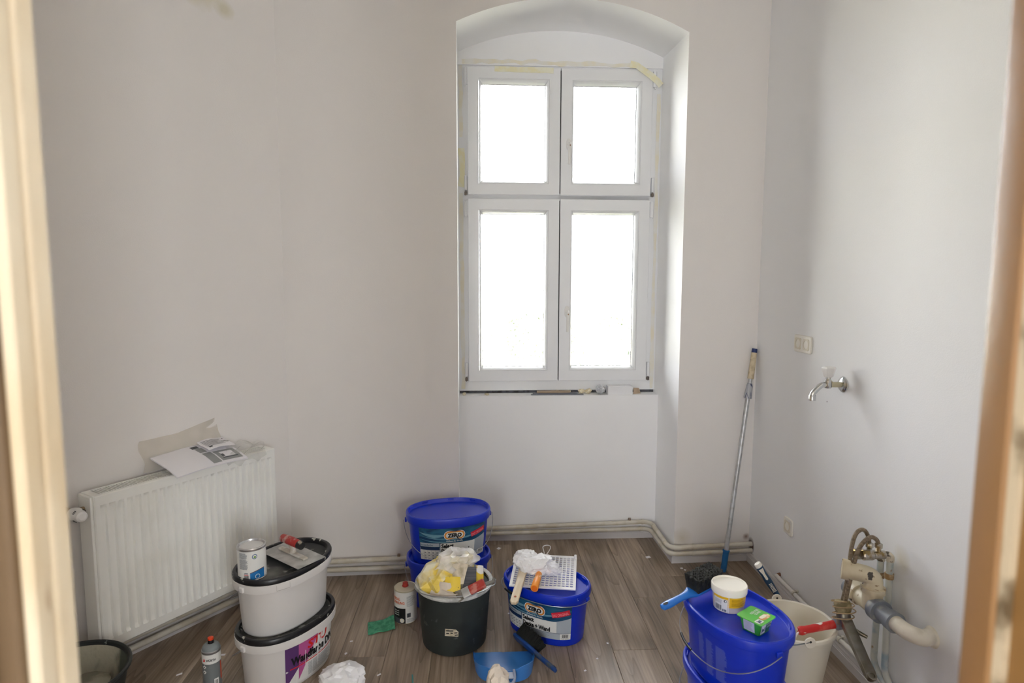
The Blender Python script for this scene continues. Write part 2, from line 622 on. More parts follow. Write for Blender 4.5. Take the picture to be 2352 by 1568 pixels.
class Decal:
    """flat print laid on a surface; fmap(u, v, lift) gives the surface point. One mesh, several colours."""
    def __init__(s, fmap):
        s.m, s.fmap, s.mats, s.k = MB(), fmap, [], 1
    def mi(s, mat):
        if mat not in s.mats:
            s.mats.append(mat)
        return s.mats.index(mat)
    def rect(s, u0, v0, u1, v1, mat, lay=1, nu=None, nv=1, rot=0.0, skew=0.0):
        nu = nu or max(1, int(abs(u1 - u0) / 0.012))
        cu, cv = (u0 + u1) / 2, (v0 + v1) / 2
        vs_, fs = [], []
        for j in range(nv + 1):
            for i in range(nu + 1):
                u, v = u0 + (u1 - u0) * i / nu - cu, v0 + (v1 - v0) * j / nv - cv
                v += skew * u
                u, v = u * cos(rot) - v * sin(rot), u * sin(rot) + v * cos(rot)
                vs_.append(s.fmap(cu + u, cv + v, 0.00035 * lay))
        w = nu + 1
        fs = [(j * w + i, j * w + i + 1, (j + 1) * w + i + 1, (j + 1) * w + i) for j in range(nv) for i in range(nu)]
        s.m.add(vs_, fs, s.mi(mat))
    def poly(s, pts, mat, lay=1):
        s.m.add([s.fmap(u, v, 0.00035 * lay) for u, v in pts], [tuple(range(len(pts)))], s.mi(mat))
    def band(s, top, bot, mat, lay=1):
        """strip between two point lists"""
        n = len(top)
        vs_ = [s.fmap(u, v, 0.00035 * lay) for u, v in bot] + [s.fmap(u, v, 0.00035 * lay) for u, v in top]
        s.m.add(vs_, [(i, i + 1, n + i + 1, n + i) for i in range(n - 1)], s.mi(mat))
    def pill(s, cu, cv, w, h, mat, lay=1, n=8):
        r = h / 2
        pts = []
        for sgn in (1, -1):
            for k in range(n + 1):
                a = -pi / 2 + pi * k / n
                pts.append((cu + sgn * (w / 2 - r + r * cos(a)), cv + sgn * r * sin(a)))
        s.poly(pts, mat, lay)
    def disc(s, cu, cv, r, mat, lay=1, n=14):
        s.poly([(cu + r * cos(2 * pi * k / n), cv + r * sin(2 * pi * k / n)) for k in range(n)], mat, lay)
    def text(s, body, u, v, h, mat, width=None, lay=2, rot=0.0, bold=0.0, shear=0.0):
        """lower-left corner of the word at (u, v), capital height h, squeezed to the given width"""
        vs_, fs, w = text_shape(body, bold)
        kx = (width / w) if width else h
        out = []
        for x, y in vs_:
            a, b = x * kx + shear * y * h, y * h
            out.append(s.fmap(u + a * cos(rot) - b * sin(rot), v + a * sin(rot) + b * cos(rot), 0.00035 * lay))
        s.m.add(out, fs, s.mi(mat))
    def barcode(s, u, v, w, h, mat, lay=2, n=14, seed=1):
        rnd = random.Random(seed)
        x = 0.0
        while x < w:
            b = w / n * rnd.choice((0.35, 0.5, 0.8))
            s.rect(u + x, v, u + min(w, x + b), v + h, mat, lay, nu=1)
            x += b + w / n * rnd.choice((0.35, 0.6))
    def lines(s, u, v, w, h, n, mat, lay=2, seed=2, fill=0.5):
        rnd = random.Random(seed)
        for k in range(n):
            y = v + h * (k + 0.25) / n
            s.rect(u, y, u + w * rnd.uniform(0.72, 1.0), y + h / n * fill, mat, lay)
    def build(s, name, parent):
        return s.m.build(name, s.mats, parent, smooth=True, angle=60)

def oval_map(a, b, e, scale_at, z0, front=-pi / 2, N=720):
    """arc-length map around an oval wall: u metres to the right of the front centre, v metres above z0"""
    pts = []
    for k in range(N + 1):
        t = front + 2 * pi * k / N
        c, q = cos(t), sin(t)
        pts.append((math.copysign(abs(c) ** (2 / e), c) * a, math.copysign(abs(q) ** (2 / e), q) * b))
    L = [0.0]
    for p, q in zip(pts, pts[1:]):
        L.append(L[-1] + sqrt((p[0] - q[0]) ** 2 + (p[1] - q[1]) ** 2))
    tot = L[-1]
    def f(u, v, lift):
        u = u % tot
        lo, hi = 0, N
        while hi - lo > 1:
            md = (lo + hi) // 2
            if L[md] <= u:
                lo = md
            else:
                hi = md
        t = (u - L[lo]) / max(1e-9, L[hi] - L[lo])
        x = pts[lo][0] * (1 - t) + pts[hi][0] * t
        y = pts[lo][1] * (1 - t) + pts[hi][1] * t
        z = z0 + v
        d = scale_at(z)
        nx, ny = x / (a * a), y / (b * b)
        nl = sqrt(nx * nx + ny * ny)
        return (x * (a + d) / a + nx / nl * (lift + 0.0004), y * (b + d) / b + ny / nl * (lift + 0.0004), z)
    return f

# ================================================================== the room
CEIL = 3.30
def yb(x): return 3.253 + 0.085 * x            # back wall
def yw(x, o=0.0): return 3.628 + 0.055 * x + o  # recess wall
A = (-1.163, 3.154)
B = (1.342, 3.367)
E_ = (-2.417, 1.224)
XL, XR = -0.283, 0.910
REC_R, REC_L = (0.882, yw(0.882)), (-0.311, yw(-0.311))
RX0 = 1.480
def RW(y, o=0.0, z=0.0):
    """point at height z, o in front of the right wall"""
    return Vector((1.343 + 0.04805 * (3.352 - y) - o, y, z))

# floor: a slab carrying separate laminate planks
fl = MB().box((0, 0, -0.056), (7.2, 8.4, 0.09)).build('floor', M('subfloor', (70, 60, 50), 0.8), loc=(-0.2, 0.6, 0), rot=(0, 0, radians(2.75)))
struct(fl, 'grey-brown wood laminate floor laid lengthways to the window', 'floor')
PW_, PL_ = 0.193, 1.285
pm = MB()
ch = 0.0016
hx, hy = PW_ / 2 - 0.0003, PL_ / 2 - 0.0003
pm.add([(-hx, -hy, -0.01), (hx, -hy, -0.01), (hx, hy, -0.01), (-hx, hy, -0.01),
        (-hx, -hy, -ch), (hx, -hy, -ch), (hx, hy, -ch), (-hx, hy, -ch),
        (-hx + ch, -hy + ch, 0), (hx - ch, -hy + ch, 0), (hx - ch, hy - ch, 0), (-hx + ch, hy - ch, 0)],
       [(3, 2, 1, 0), (0, 1, 5, 4), (1, 2, 6, 5), (2, 3, 7, 6), (3, 0, 4, 7), (4, 5, 9, 8), (5, 6, 10, 9), (6, 7, 11, 10), (7, 4, 8, 11), (8, 9, 10, 11)])
plank0 = pm.build('plank', m_floor, fl, smooth=False)
row_off = [0.0, 0.43, 0.86, 0.21, 0.64, 1.07]
first = True
for i in range(-11, 10):
    x = i * PW_ + 0.05
    if x < -1.95 or x > 1.85:
        continue
    y0 = row_off[i % 6] - 0.7
    for k in range(4):
        y = y0 + k * PL_
        if y - PL_ / 2 > 3.15 or (x < -1.2 and y > 2.6):
            continue
        o = plank0 if first else plank0.copy()
        if not first:
            COL.objects.link(o)
            o.parent = fl
        first = False
        o.location = (x, y, 0)

# walls
dl = Vector((0.545, 0.839))
nl_ = Vector((-0.839, 0.545))
def shift(p, k, d): return (p[0] + d[0] * k, p[1] + d[1] * k)
A2 = shift(A, 0.15, dl)
struct(MB().prism([A2, E_, shift(E_, 0.2, nl_), shift(A2, 0.2, nl_)], -0.05, CEIL).build('wall_left', m_wall_l, smooth=False),
       'white painted wall at an angle behind the radiator', 'wall')
struct(MB().prism([E_, (-2.417, 0.5), (-2.617, 0.5), (-2.617, 1.3)], -0.05, CEIL).build('wall_side', m_wall, smooth=False),
       'white wall out of view beside the door', 'wall')
bR = RW(3.75)
aR = RW(0.45)
struct(MB().prism([(aR.x, aR.y), (aR.x + 0.2, aR.y), (bR.x + 0.2, bR.y), (bR.x, bR.y)], -0.05, CEIL).build('wall_right', m_wall_r, smooth=False),
       'smooth white wall with sockets and plumbing', 'wall')
OUT = 3.86
wb = MB()
wb.prism([(-1.45, yb(-1.45)), (XL, yb(XL)), REC_L, (-0.318, 3.68), (-0.318, OUT), (-1.45, OUT)], -0.05, CEIL)
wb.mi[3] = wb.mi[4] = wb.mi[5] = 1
wb.prism([(XR, yb(XR)), (1.7, yb(1.7)), (1.7, OUT), (0.876, OUT), (0.876, 3.75), REC_R], -0.05, CEIL)
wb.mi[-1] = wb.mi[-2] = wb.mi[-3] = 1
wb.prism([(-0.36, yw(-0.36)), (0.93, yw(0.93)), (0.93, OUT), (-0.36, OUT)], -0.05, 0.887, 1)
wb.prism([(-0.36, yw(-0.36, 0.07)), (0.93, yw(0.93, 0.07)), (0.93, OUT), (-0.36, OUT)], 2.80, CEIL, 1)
NA = 28
def arch(t, x0, x1, z0, z1, rise):
    x = x0 + (x1 - x0) * t
    s_ = 2 * t - 1
    return x, z0 + (z1 - z0) * t + rise * (1 - abs(s_) ** 2.1)
va, fa = [], []
for i in range(NA + 1):
    t = i / NA
    x, z = arch(t, XL, XR, 2.857, 2.846, 0.137)
    xb_, zb_ = arch(t, -0.318, 0.876, 2.868, 2.862, 0.130)
    va += [(x, yb(x), z), (x, yb(x), CEIL), (xb_, yw(xb_, 0.075), zb_), (xb_, yw(xb_, 0.075), CEIL)]
for i in range(NA):
    a, b2 = 4 * i, 4 * i + 4
    fa += [(a, b2, b2 + 1, a + 1), (a, a + 2, b2 + 2, b2), (a + 2, a + 3, b2 + 3, b2 + 2), (a + 1, b2 + 1, b2 + 3, a + 3)]
fa += [(0, 1, 3, 2), (4 * NA, 4 * NA + 2, 4 * NA + 3, 4 * NA + 1)]
wb.add(va, fa)
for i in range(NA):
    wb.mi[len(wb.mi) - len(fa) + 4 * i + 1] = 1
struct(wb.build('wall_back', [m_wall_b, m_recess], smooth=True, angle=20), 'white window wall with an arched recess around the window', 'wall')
struct(MB().box((-0.3, 2.2, CEIL + 0.05), (5.0, 3.6, 0.1)).build('ceiling', m_wall, smooth=False), 'white ceiling above the room', 'ceiling')

# the wall with the doorway we look through, and the hall behind it
DY = 0.595
wf = MB()
wf.prism([(-2.62, DY - 0.02), (-0.52, DY - 0.02), (-0.52, 0.40), (-2.62, 0.40)], -0.05, CEIL)
wf.prism([(0.54, DY - 0.02), (1.72, DY - 0.02), (1.72, 0.40), (0.54, 0.40)], -0.05, CEIL)
wf.prism([(-0.52, DY - 0.02), (0.54, DY - 0.02), (0.54, 0.40), (-0.52, 0.40)], 2.75, CEIL)
struct(wf.build('wall_front', m_wall, smooth=False), 'white wall around the doorway', 'wall')
m_jl = M('worn_cream_gloss', (226, 212, 184), 0.3, c2=(206, 182, 142), scale=7, lo=0.48, hi=0.72, stretch=(1, 1, 0.35),
         spots=[((150, 118, 78), 16, 0.66, 0.74, (1, 1, 0.3))], bump=0.25, bscale=30)
m_jl2 = M('bare_dark_wood', (110, 88, 62), 0.6, c2=(58, 46, 32), scale=10, stretch=(1, 1, 0.12), spots=[((196, 178, 142), 9, 0.6, 0.7, (1, 1, 0.2))])
m_jr = M('tan_varnished_wood', (160, 120, 76), 0.4, c2=(136, 98, 56), scale=9, lo=0.4, hi=0.68, stretch=(1, 1, 0.12),
         spots=[((120, 112, 92), 14, 0.70, 0.76, (1, 1, 0.5))], bump=0.1, bscale=60)
m_jr2 = M('dark_tan_wood', (150, 112, 64), 0.45, c2=(112, 82, 44), scale=8, stretch=(1, 1, 0.12))
m_jr3 = M('chipped_pale_paint', (206, 190, 160), 0.5, c2=(110, 92, 66), scale=24, lo=0.5, hi=0.62, stretch=(1, 1, 0.5))
jl = thing('trim_1', 'worn cream painted door jamb at the left edge', 'door jamb', (-0.442, DY, 0))
jl['kind'] = 'structure'
# moulded inner edge: thin bead, hollow, bead
MB().prism([(0, 0), (-0.004, 0.006), (-0.075, 0.006), (-0.075, -0.050), (-0.002, -0.050), (0.0005, -0.047), (0, -0.030), (-0.003, -0.027), (-0.003, -0.022), (0, -0.019)], 0, 2.75).build('door_stop', m_jl, jl, angle=30)
MB().prism([(-0.030, -0.050), (-0.075, -0.050), (-0.075, -0.10), (-0.034, -0.10), (-0.030, -0.096)], 0, 2.75).build('rebate', m_jl2, jl, angle=30)
MB().prism([(-0.010, -0.0501), (-0.030, -0.0501), (-0.030, -0.060), (-0.013, -0.060), (-0.010, -0.057)], 0, 2.75).build('inner_bead', m_jl2, jl, angle=30)
MB().prism([(-0.034, -0.10), (-0.16, -0.10), (-0.16, -0.195), (-0.05, -0.195), (-0.045, -0.19)], 0, 2.75).build('jamb_board', m_jl2, jl, angle=30)
jr = thing('trim_2', 'tan wooden door jamb at the right edge', 'door jamb', (0.458, DY, 0))
jr['kind'] = 'structure'
MB().prism([(0, -0.003), (0.003, 0.004), (0.080, 0.006), (0.080, -0.036), (0.003, -0.036), (0, -0.033)], 0, 2.75).build('door_stop', m_jr, jr, angle=30)
MB().prism([(0.003, -0.0362), (0.012, -0.0362), (0.012, -0.044), (0.006, -0.044)], 0, 2.75).build('chipped_edge', m_jr3, jr, angle=30)
MB().prism([(0.012, -0.036), (0.080, -0.036), (0.080, -0.10), (0.03, -0.10), (0.012, -0.06)], 0, 2.75).build('rebate', m_jr2, jr, angle=30)
MB().prism([(0.03, -0.10), (0.16, -0.10), (0.16, -0.195), (0.034, -0.195)], 0, 2.75).build('jamb_board', m_jr2, jr, angle=30)
th = thing('trim_3', 'wooden door head above the opening', 'door frame', (0.0, DY, 2.75))
th['kind'] = 'structure'
MB().box((0.008, -0.10, 0.01), (1.06, 0.19, 0.06)).build('head_board', m_jr2, th)
hall = MB()
hall.box((-1.45, -1.1, 1.65), (0.1, 3.0, 3.3)).box((2.75, -1.1, 1.65), (0.1, 3.0, 3.3))
struct(hall.build('wall_hall', m_wall, smooth=False), 'white side walls of the hall behind the viewer', 'wall')
hf = MB()
hf.box((2.2, 0.45, 1.65), (1.1, 0.1, 3.3))
struct(hf.build('wall_hall_front', m_wall, smooth=False), 'white hall wall beside the doorway', 'wall')
hr = MB()
hr.lattice([-1.5, -1.25, -0.45, 1.15, 2.1, 2.8], [0, 0.95, 2.45, 3.3], lambda i, j: not (i in (1, 3) and j == 1), 0, 0.1, mat=Matrix.Translation((0, -2.6, 0)) @ Matrix.Rotation(radians(90), 4, 'X'))  # unseen openings added and sized to send fill light through the doorway
struct(hr.build('wall_hall_rear', m_wall, smooth=False), 'white end wall of the hall with two openings added to let in fill daylight', 'wall')
struct(MB().box((0.65, -1.1, CEIL + 0.05), (4.4, 3.1, 0.1)).build('ceiling_hall', m_wall, smooth=False), 'white hall ceiling', 'ceiling')
portal((1.6, -2.62, 1.7), (1.0, 1.5), (radians(90), 0, 0))
portal((-0.8, -2.62, 1.7), (0.9, 1.5), (radians(90), 0, 0))

# skirting boards
prof = [(0.0, 0.0), (0.016, 0.0), (0.016, 0.034), (0.0135, 0.036), (0.0135, 0.041), (0.012, 0.043), (0.012, 0.050), (0.009, 0.056), (0.0, 0.058)]
struct(MB().sweep([(RW(0.62).x, 0.62), B], prof).build('baseboard_right', m_base, angle=20), 'white grooved skirting board along the right wall', 'skirting')
struct(MB().sweep([B, (XR, yb(XR)), REC_R, REC_L, (XL, yb(XL)), A], prof).build('baseboard_back', m_base, angle=20), 'white grooved skirting board following the window recess', 'skirting')
struct(MB().sweep([A, E_], prof).build('baseboard_left', m_base, angle=20), 'white skirting board under the radiator', 'skirting')

# ------------------------------------------------------------------ window
win = thing('window_1', 'white plastic four-part casement window in the arched recess', 'window', (0.28, yw(0.28, 0.06), 0), math.atan(0.055))
win['kind'] = 'structure'
RXM = Matrix.Rotation(radians(90), 4, 'X')
def ring(x0, x1, z0, z1, prof):
    """mitred frame around a rectangle; profile [(inset, y)] closed"""
    m = MB()
    vs_, fs = [], []
    n = len(prof)
    for (d, y) in prof:
        vs_ += [(x0 + d, y, z0 + d), (x1 - d, y, z0 + d), (x1 - d, y, z1 - d), (x0 + d, y, z1 - d)]
    for i in range(n):
        j = (i + 1) % n
        for k in range(4):
            k2 = (k + 1) % 4
            fs.append((4 * i + k, 4 * i + k2, 4 * j + k2, 4 * j + k))
    return m.add(vs_, fs)
fz = [0.905, 0.99, 2.022, 2.094, 2.75, 2.808]
MB().lattice([-0.602, -0.505, -0.02, 0.02, 0.505, 0.600], fz, lambda i, j: not (i in (1, 3) and j in (1, 3)), -0.09, -0.022, mat=RXM).build('outer_frame', m_pvc, win, angle=20, bevel=0.001)
MB().box((0, 0.018, 2.43), (0.012, 0.004, 0.70)).build('mullion_gap', m_dark, win)
MB().box((0, 0.018, 1.505), (0.012, 0.004, 1.07)).build('mullion_gap', m_dark, win)
MB().box((0, 0.030, 2.058), (1.07, 0.016, 0.020)).build('transom_seal', m_pvc, win)
MB().box((0, 0.060, 0.897), (1.19, 0.05, 0.020)).build('sill_gap', M('grey_foam_joint', (96, 98, 104), 0.8, c2=(60, 58, 58), scale=30), win)
def handle(sash, x, z):
    h = MB()
    h.lathe([(1, 0), (1, 0.008), (0.85, 0.011)], 24, 0.015, 0.034, 2.6, mat=T(x, -0.0, z, rx=radians(90)))
    h.lathe([(0.011, 0.008), (0.011, 0.030), (0.009, 0.036)], 16, mat=T(x, 0, z, rx=radians(90)))
    pts = [(x, -0.032, z + 0.004), (x + 0.001, -0.040, z - 0.012), (x + 0.001, -0.042, z - 0.04), (x, -0.040, z - 0.09), (x - 0.001, -0.039, z - 0.118)]
    h.tube(pts, [0.0085, 0.0105, 0.0095, 0.0085, 0.0075], 12)
    o = h.build('handle', m_white, sash)
    ky = MB().box((x + 0.002, -0.050, z - 0.014), (0.005, 0.003, 0.008)).build('handle_screw', M('brass_screw', (150, 110, 80), 0.4, metal=0.8), sash)
    return o
def sash(x0, x1, z0, z1, hz=None):
    s = ring(x0, x1, z0, z1, [(0, 0.055), (0, 0.002), (0.002, 0), (0.063, 0), (0.0638, 0.001), (0.0638, 0.055)]).build('sash', m_pvc, win, angle=20)
    ring(x0, x1, z0, z1, [(0.0645, 0.058), (0.0645, 0.001), (0.0675, 0.001), (0.069, 0.003), (0.0845, 0.048), (0.0845, 0.058)]).build('glazing_bead', m_pvc, s, angle=20)
    ring(x0, x1, z0, z1, [(0.0835, 0.0485), (0.0860, 0.0485), (0.0860, 0.056), (0.0835, 0.056)]).build('gasket', M('grey_gasket', (84, 84, 90), 0.6), s, angle=20)
    d = 0.083
    MB().box(((x0 + x1) / 2, 0.0535, (z0 + z1) / 2), (x1 - x0 - 2 * d, 0.004, z1 - z0 - 2 * d)).build('pane', m_glass, s, smooth=False)
    if hz:
        handle(s, x0 + 0.045, hz)
    return s
sash(-0.540, -0.003, 2.070, 2.788)
sash(0.003, 0.538, 2.070, 2.788, 2.36)
sash(-0.540, -0.003, 0.966, 2.046)
sash(0.003, 0.538, 0.966, 2.046, 1.385)
hin = MB()
hin.lathe([(0.0085, -0.045), (0.0085, 0.045)], 12).box((0.008, 0.006, 0), (0.012, 0.012, 0.088)).lathe([(0.005, -0.053), (0.005, -0.045)], 10)
hin0 = None
hin2 = MB().box((0, 0, 0.0), (0.016, 0.016, 0.018)).box((0.0, -0.004, 0.0), (0.006, 0.012, 0.024))
m_hs = M('hinge_steel', (120, 110, 104), 0.4, metal=0.7)
for sx in (-1, 1):
    for z in (2.735, 1.99):
        o = hin.build('hinge', m_pvc, win, loc=(sx * 0.553, 0.004, z)) if hin0 is None else hin0.copy()
        if hin0 is not None:
            COL.objects.link(o)
            o.parent = win
            o.location = (sx * 0.553, 0.004, z)
            o.rotation_euler = (0, 0, 0 if sx < 0 else pi)
        hin0 = hin0 or o
    for z in (2.135, 1.035):
        MB().box((0, 0, 0), (0.016, 0.018, 0.085)).build('hinge_cover', m_pvc, win, loc=(sx * 0.553, 0.012, z), bevel=0.003)
        hin2.build('hinge_pin', m_hs, win, loc=(sx * 0.553, 0.012, z - 0.058))
def strip(name, pts, w, mat, parent, y, ax='x', th=0.0012, seed=0, rag=0.25):
    """torn strip of tape following points (x, z) on the window plane"""
    rnd = random.Random(seed)
    top, bot = [], []
    for i, (x, z) in enumerate(pts):
        a = pts[min(i + 1, len(pts) - 1)]
        b = pts[max(i - 1, 0)]
        d = Vector((a[0] - b[0], a[1] - b[1])).normalized()
        n = Vector((-d.y, d.x))
        k1, k2 = w / 2 * (1 + rnd.uniform(-rag, rag)), w / 2 * (1 + rnd.uniform(-rag, rag))
        top.append((x + n.x * k1, y, z + n.y * k1))
        bot.append((x - n.x * k2, y, z - n.y * k2))
    n = len(pts)
    vs_ = bot + top + [(p[0], p[1] + th, p[2]) for p in bot + top]
    fs = [(i, i + 1, n + i + 1, n + i) for i in range(n - 1)]
    fs += [(2 * n + i, 3 * n + i, 3 * n + i + 1, 2 * n + i + 1) for i in range(n - 1)]
    fs += [(i + 1, i, 2 * n + i, 2 * n + i + 1) for i in range(n - 1)] + [(n + i, n + i + 1, 3 * n + i + 1, 3 * n + i) for i in range(n - 1)]
    fs += [(0, n, 3 * n, 2 * n), (n - 1, 3 * n - 1, 4 * n - 1, 2 * n - 1)]
    return MB().add(vs_, fs).build(name, mat, parent, smooth=False)
def seg(x0, z0, x1, z1, n, wob=0.0, seed=1):
    r = random.Random(seed)
    return [(x0 + (x1 - x0) * i / n + r.uniform(-wob, wob) * 0.3, z0 + (z1 - z0) * i / n + r.uniform(-wob, wob)) for i in range(n + 1)]
m_tape2 = M('faded_masking_tape', (236, 230, 212), 0.8, c2=(236, 235, 230), scale=12, lo=0.40, hi=0.58)
strip('masking_tape', seg(-0.385, 2.777, -0.045, 2.772, 8, 0.001, 2), 0.030, m_tape, win, -0.0015, seed=3, rag=0.12)
strip('masking_tape', seg(-0.57, 2.822, 0.42, 2.815, 26, 0.006, 4), 0.022, m_tape2, win, 0.008, seed=5, rag=0.5)
strip('masking_tape', [(0.40, 2.815), (0.44, 2.808), (0.47, 2.790), (0.52, 2.757), (0.565, 2.722), (0.585, 2.700)], 0.036, m_tape, win, -0.010, seed=6, rag=0.15)
strip('masking_tape', [(-0.575, 2.335), (-0.570, 2.26), (-0.572, 2.18), (-0.585, 2.115)], 0.036, m_tape, win, 0.018, seed=8, rag=0.3)
strip('masking_tape', seg(-0.580, 2.80, -0.580, 2.40, 8, 0.002, 9), 0.022, m_tape2, win, 0.020, seed=9, rag=0.3)
strip('masking_tape', seg(-0.582, 2.08, -0.572, 0.915, 16, 0.002, 10), 0.022, m_tape2, win, 0.020, seed=10, rag=0.3)
strip('masking_tape', seg(0.580, 2.66, 0.578, 0.915, 20, 0.002, 11), 0.020, m_tape2, win, 0.020, seed=11, rag=0.4)

# ------------------------------------------------------------------ garden outside, washed out by daylight
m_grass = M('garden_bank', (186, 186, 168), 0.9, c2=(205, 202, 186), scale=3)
def gfun(u, v):
    x, y = -12 + 24 * u, 4.0 + 26 * v
    return (x, y, -0.4 + 1.35 * min(1, max(0, (y - 4.4) / 3.4)) + 0.12 * noise.noise((x * 0.8, y * 0.8, 0)))
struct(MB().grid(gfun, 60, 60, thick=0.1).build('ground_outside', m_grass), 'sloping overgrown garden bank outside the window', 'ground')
m_leaf = M('leaf_green', (34, 44, 28), 0.7, c2=(52, 60, 40), scale=5)
def bush(loc, r, h, n, seed, label):
    rnd = random.Random(seed)
    root = thing('garden_shrub', label, 'shrub', loc, group='garden shrubs outside the window')
    st = MB()
    st.tube([(0, 0, 0), (0.02, 0.01, h * 0.35), (0.0, 0.03, h * 0.7)], [0.02, 0.014, 0.006], 6)
    st.build('stem', M('bark', (96, 84, 66), 0.8), root)
    lf = MB()
    for _ in range(n):
        t = rnd.uniform(0, 2 * pi)
        zz = rnd.random() ** 0.8
        k = r * sqrt(max(0.05, 1 - (zz * 2 - 0.9) ** 2 * 0.8)) * rnd.uniform(0.55, 1.0)
        c = Vector((cos(t) * k, sin(t) * k, 0.04 + zz * h))
        d = Vector((rnd.uniform(-1, 1), rnd.uniform(-1, 1), rnd.uniform(-0.4, 0.9))).normalized()
        s_ = d.orthogonal().normalized()
        L_ = rnd.uniform(0.03, 0.06)
        lf.add([c, c + d * L_ * 0.5 + s_ * L_ * 0.28, c + d * L_, c + d * L_ * 0.5 - s_ * L_ * 0.28], [(0, 1, 2, 3)])
    o = lf.build('foliage', m_leaf, root, smooth=False)
    o['kind'] = 'stuff'
for k, (x, y, r, h, lab) in enumerate([(-0.75, 6.6, 0.55, 0.62, 'low pale shrub outside, leftmost behind the lower left pane'), (0.25, 6.9, 0.5, 0.5, 'small washed-out shrub outside behind the middle of the window'),
                                       (1.0, 6.4, 0.5, 0.75, 'taller washed-out shrub outside behind the lower right pane')]):
    zg = gfun((x + 12) / 24, (y - 4.0) / 26)[2]
    bush((x, y, zg - 0.03), r, h, 1500, 30 + k, lab)

# ================================================================== pipes along the walls
def offset_path(path, o):
    out = []
    n = len(path)
    for i, p in enumerate(path):
        p = Vector(p[:2])
        d0 = (p - Vector(path[i - 1][:2])).normalized() if i > 0 else None
        d1 = (Vector(path[i + 1][:2]) - p).normalized() if i < n - 1 else None
        d0 = d0 or d1
        d1 = d1 or d0
        n0, n1 = Vector((-d0.y, d0.x)), Vector((-d1.y, d1.x))
        mt = n0 + n1
        mt = mt / max(0.2, mt.dot(n0))
        out.append(p + mt * o)
    return out
wall_path = [B, (XR, yb(XR)), REC_R, REC_L, (XL, yb(XL)), A, E_]
def heating_pipe(label, o, zs, r, clips):
    root = thing('heating_pipe', label, 'pipe')
    pl = offset_path(wall_path, o)
    pl[0] = pl[0] + (pl[0] - pl[1]).normalized() * 0.045
    pts = [Vector((p.x, p.y, z)) for p, z in zip(pl, zs)]
    path = bend_path(pts, 0.06, 6)
    MB().tube(path, r, 14).build('pipe_run', m_pipe, root)
    for (i, t) in clips:                       # couplings beside the bends
        a, b = pts[i], pts[i + 1]
        d = (b - a).normalized()
        c = a.lerp(b, t)
        MB().tube([c - d * 0.005, c + d * 0.005], r * 1.16, 14).build('coupling', m_pipe, root)
    return root, pts
hp_u, up_pts = heating_pipe('upper of the two cream heating pipes around the window recess', 0.040, [0.110, 0.100, 0.113, 0.086, 0.099, 0.089, 0.088], 0.0132,
                            [(0, 0.74), (1, 0.2), (1, 0.82), (2, 0.045), (4, 0.35)])
hp_l, lo_pts = heating_pipe('lower of the two cream heating pipes, just above the skirting', 0.044, [0.075, 0.067, 0.071, 0.058, 0.049, 0.046, 0.046], 0.0132,
                            [(0, 0.74), (2, 0.052), (4, 0.35)])
# wall brackets
for (i, t) in ((2, 0.115), (4, 0.40), (5, 0.22)):
    a, b = up_pts[i], up_pts[i + 1]
    c, d = a.lerp(b, t), (b - a).normalized()
    nrm = Vector((d.y, -d.x, 0))
    m = MB()
    m.box((0, 0.012, 0.0), (0.008, 0.03, 0.020)).box((0, 0.004, 0.018), (0.014, 0.018, 0.010))
    m.build('pipe_bracket', M('rusty_bracket', (160, 142, 120), 0.6, c2=(110, 84, 60), scale=40), hp_u, loc=c, rot=(0, 0, atan2(d.y, d.x) + pi))

# water pipe along the right wall
wp = thing('water_pipe', 'white water pipe running along the right wall above the skirting', 'pipe')
MB().tube([RW(2.985, 0.024, 0.094), RW(2.72, 0.026, 0.094), RW(2.25, 0.026, 0.099), RW(1.4, 0.026, 0.100)], 0.0105, 12).build('pipe_run', M('white_pipe_paint', (222, 220, 214), 0.4), wp)
MB().tube([RW(2.985, 0.024, 0.094), RW(2.995, 0.0, 0.096)], 0.009, 10).build('wall_elbow', M('rust', (120, 78, 52), 0.7), wp)
for y in (2.80, 2.42):
    c = RW(y, 0.02, 0.097)
    MB().tube([c + Vector((-0.006, -0.006, 0)), c + Vector((-0.006, 0.006, 0))], 0.0135, 12).box((c.x + 0.004, c.y, c.z + 0.012), (0.014, 0.012, 0.010)).build('pipe_clip', m_pipe, wp)

# ================================================================== radiator on the angled wall
RA = radians(90 - 31.5)
rad = thing('radiator', 'white ribbed panel radiator on the angled left wall', 'radiator', (-1.569, 2.249, 0), RA)
RL, RZ0, RZ1, RD = 0.800, 0.145, 0.760, 0.105      # local x along the wall, y into the wall
NR = 24
def rib(u):
    x = (u * NR) % 1.0
    return 1.0 if 0.22 <= x <= 0.70 else (0.0 if x < 0.14 or x > 0.84 else ((x - 0.14) / 0.08 if x < 0.22 else (0.84 - x) / 0.14))
zr = [RZ0, RZ0 + 0.004, RZ0 + 0.038, RZ0 + 0.046, RZ0 + 0.056, RZ0 + 0.30, RZ1 - 0.056, RZ1 - 0.046, RZ1 - 0.038, RZ1 - 0.012, RZ1 - 0.003, RZ1]
rz_k = [0, 0, 0, 0.6, 1, 1, 1, 0.6, 0, 0, 0, 0]
xs = [0.0, 0.004, 0.012]
u_list = []
for k in range(NR):
    for q in (0.05, 0.14, 0.22, 0.46, 0.70, 0.84, 0.95):
        u_list.append((k + q) / NR)
fp = MB()
cols = [(0.0, 0.0, 0.004), (0.004, 0.0, 0.0)] + [(0.016 + u * (RL - 0.032), rib(u), 0.0) for u in u_list] + [(RL - 0.004, 0.0, 0.0), (RL, 0.0, 0.004)]
vs_, fs = [], []
for (z, kz) in zip(zr, rz_k):
    for (x, kr, ed) in cols:
        e2 = 0.004 if z in (RZ0, RZ1) else 0.0
        vs_.append((x, 0.0095 * kr * kz + max(ed, e2), z))
w = len(cols)
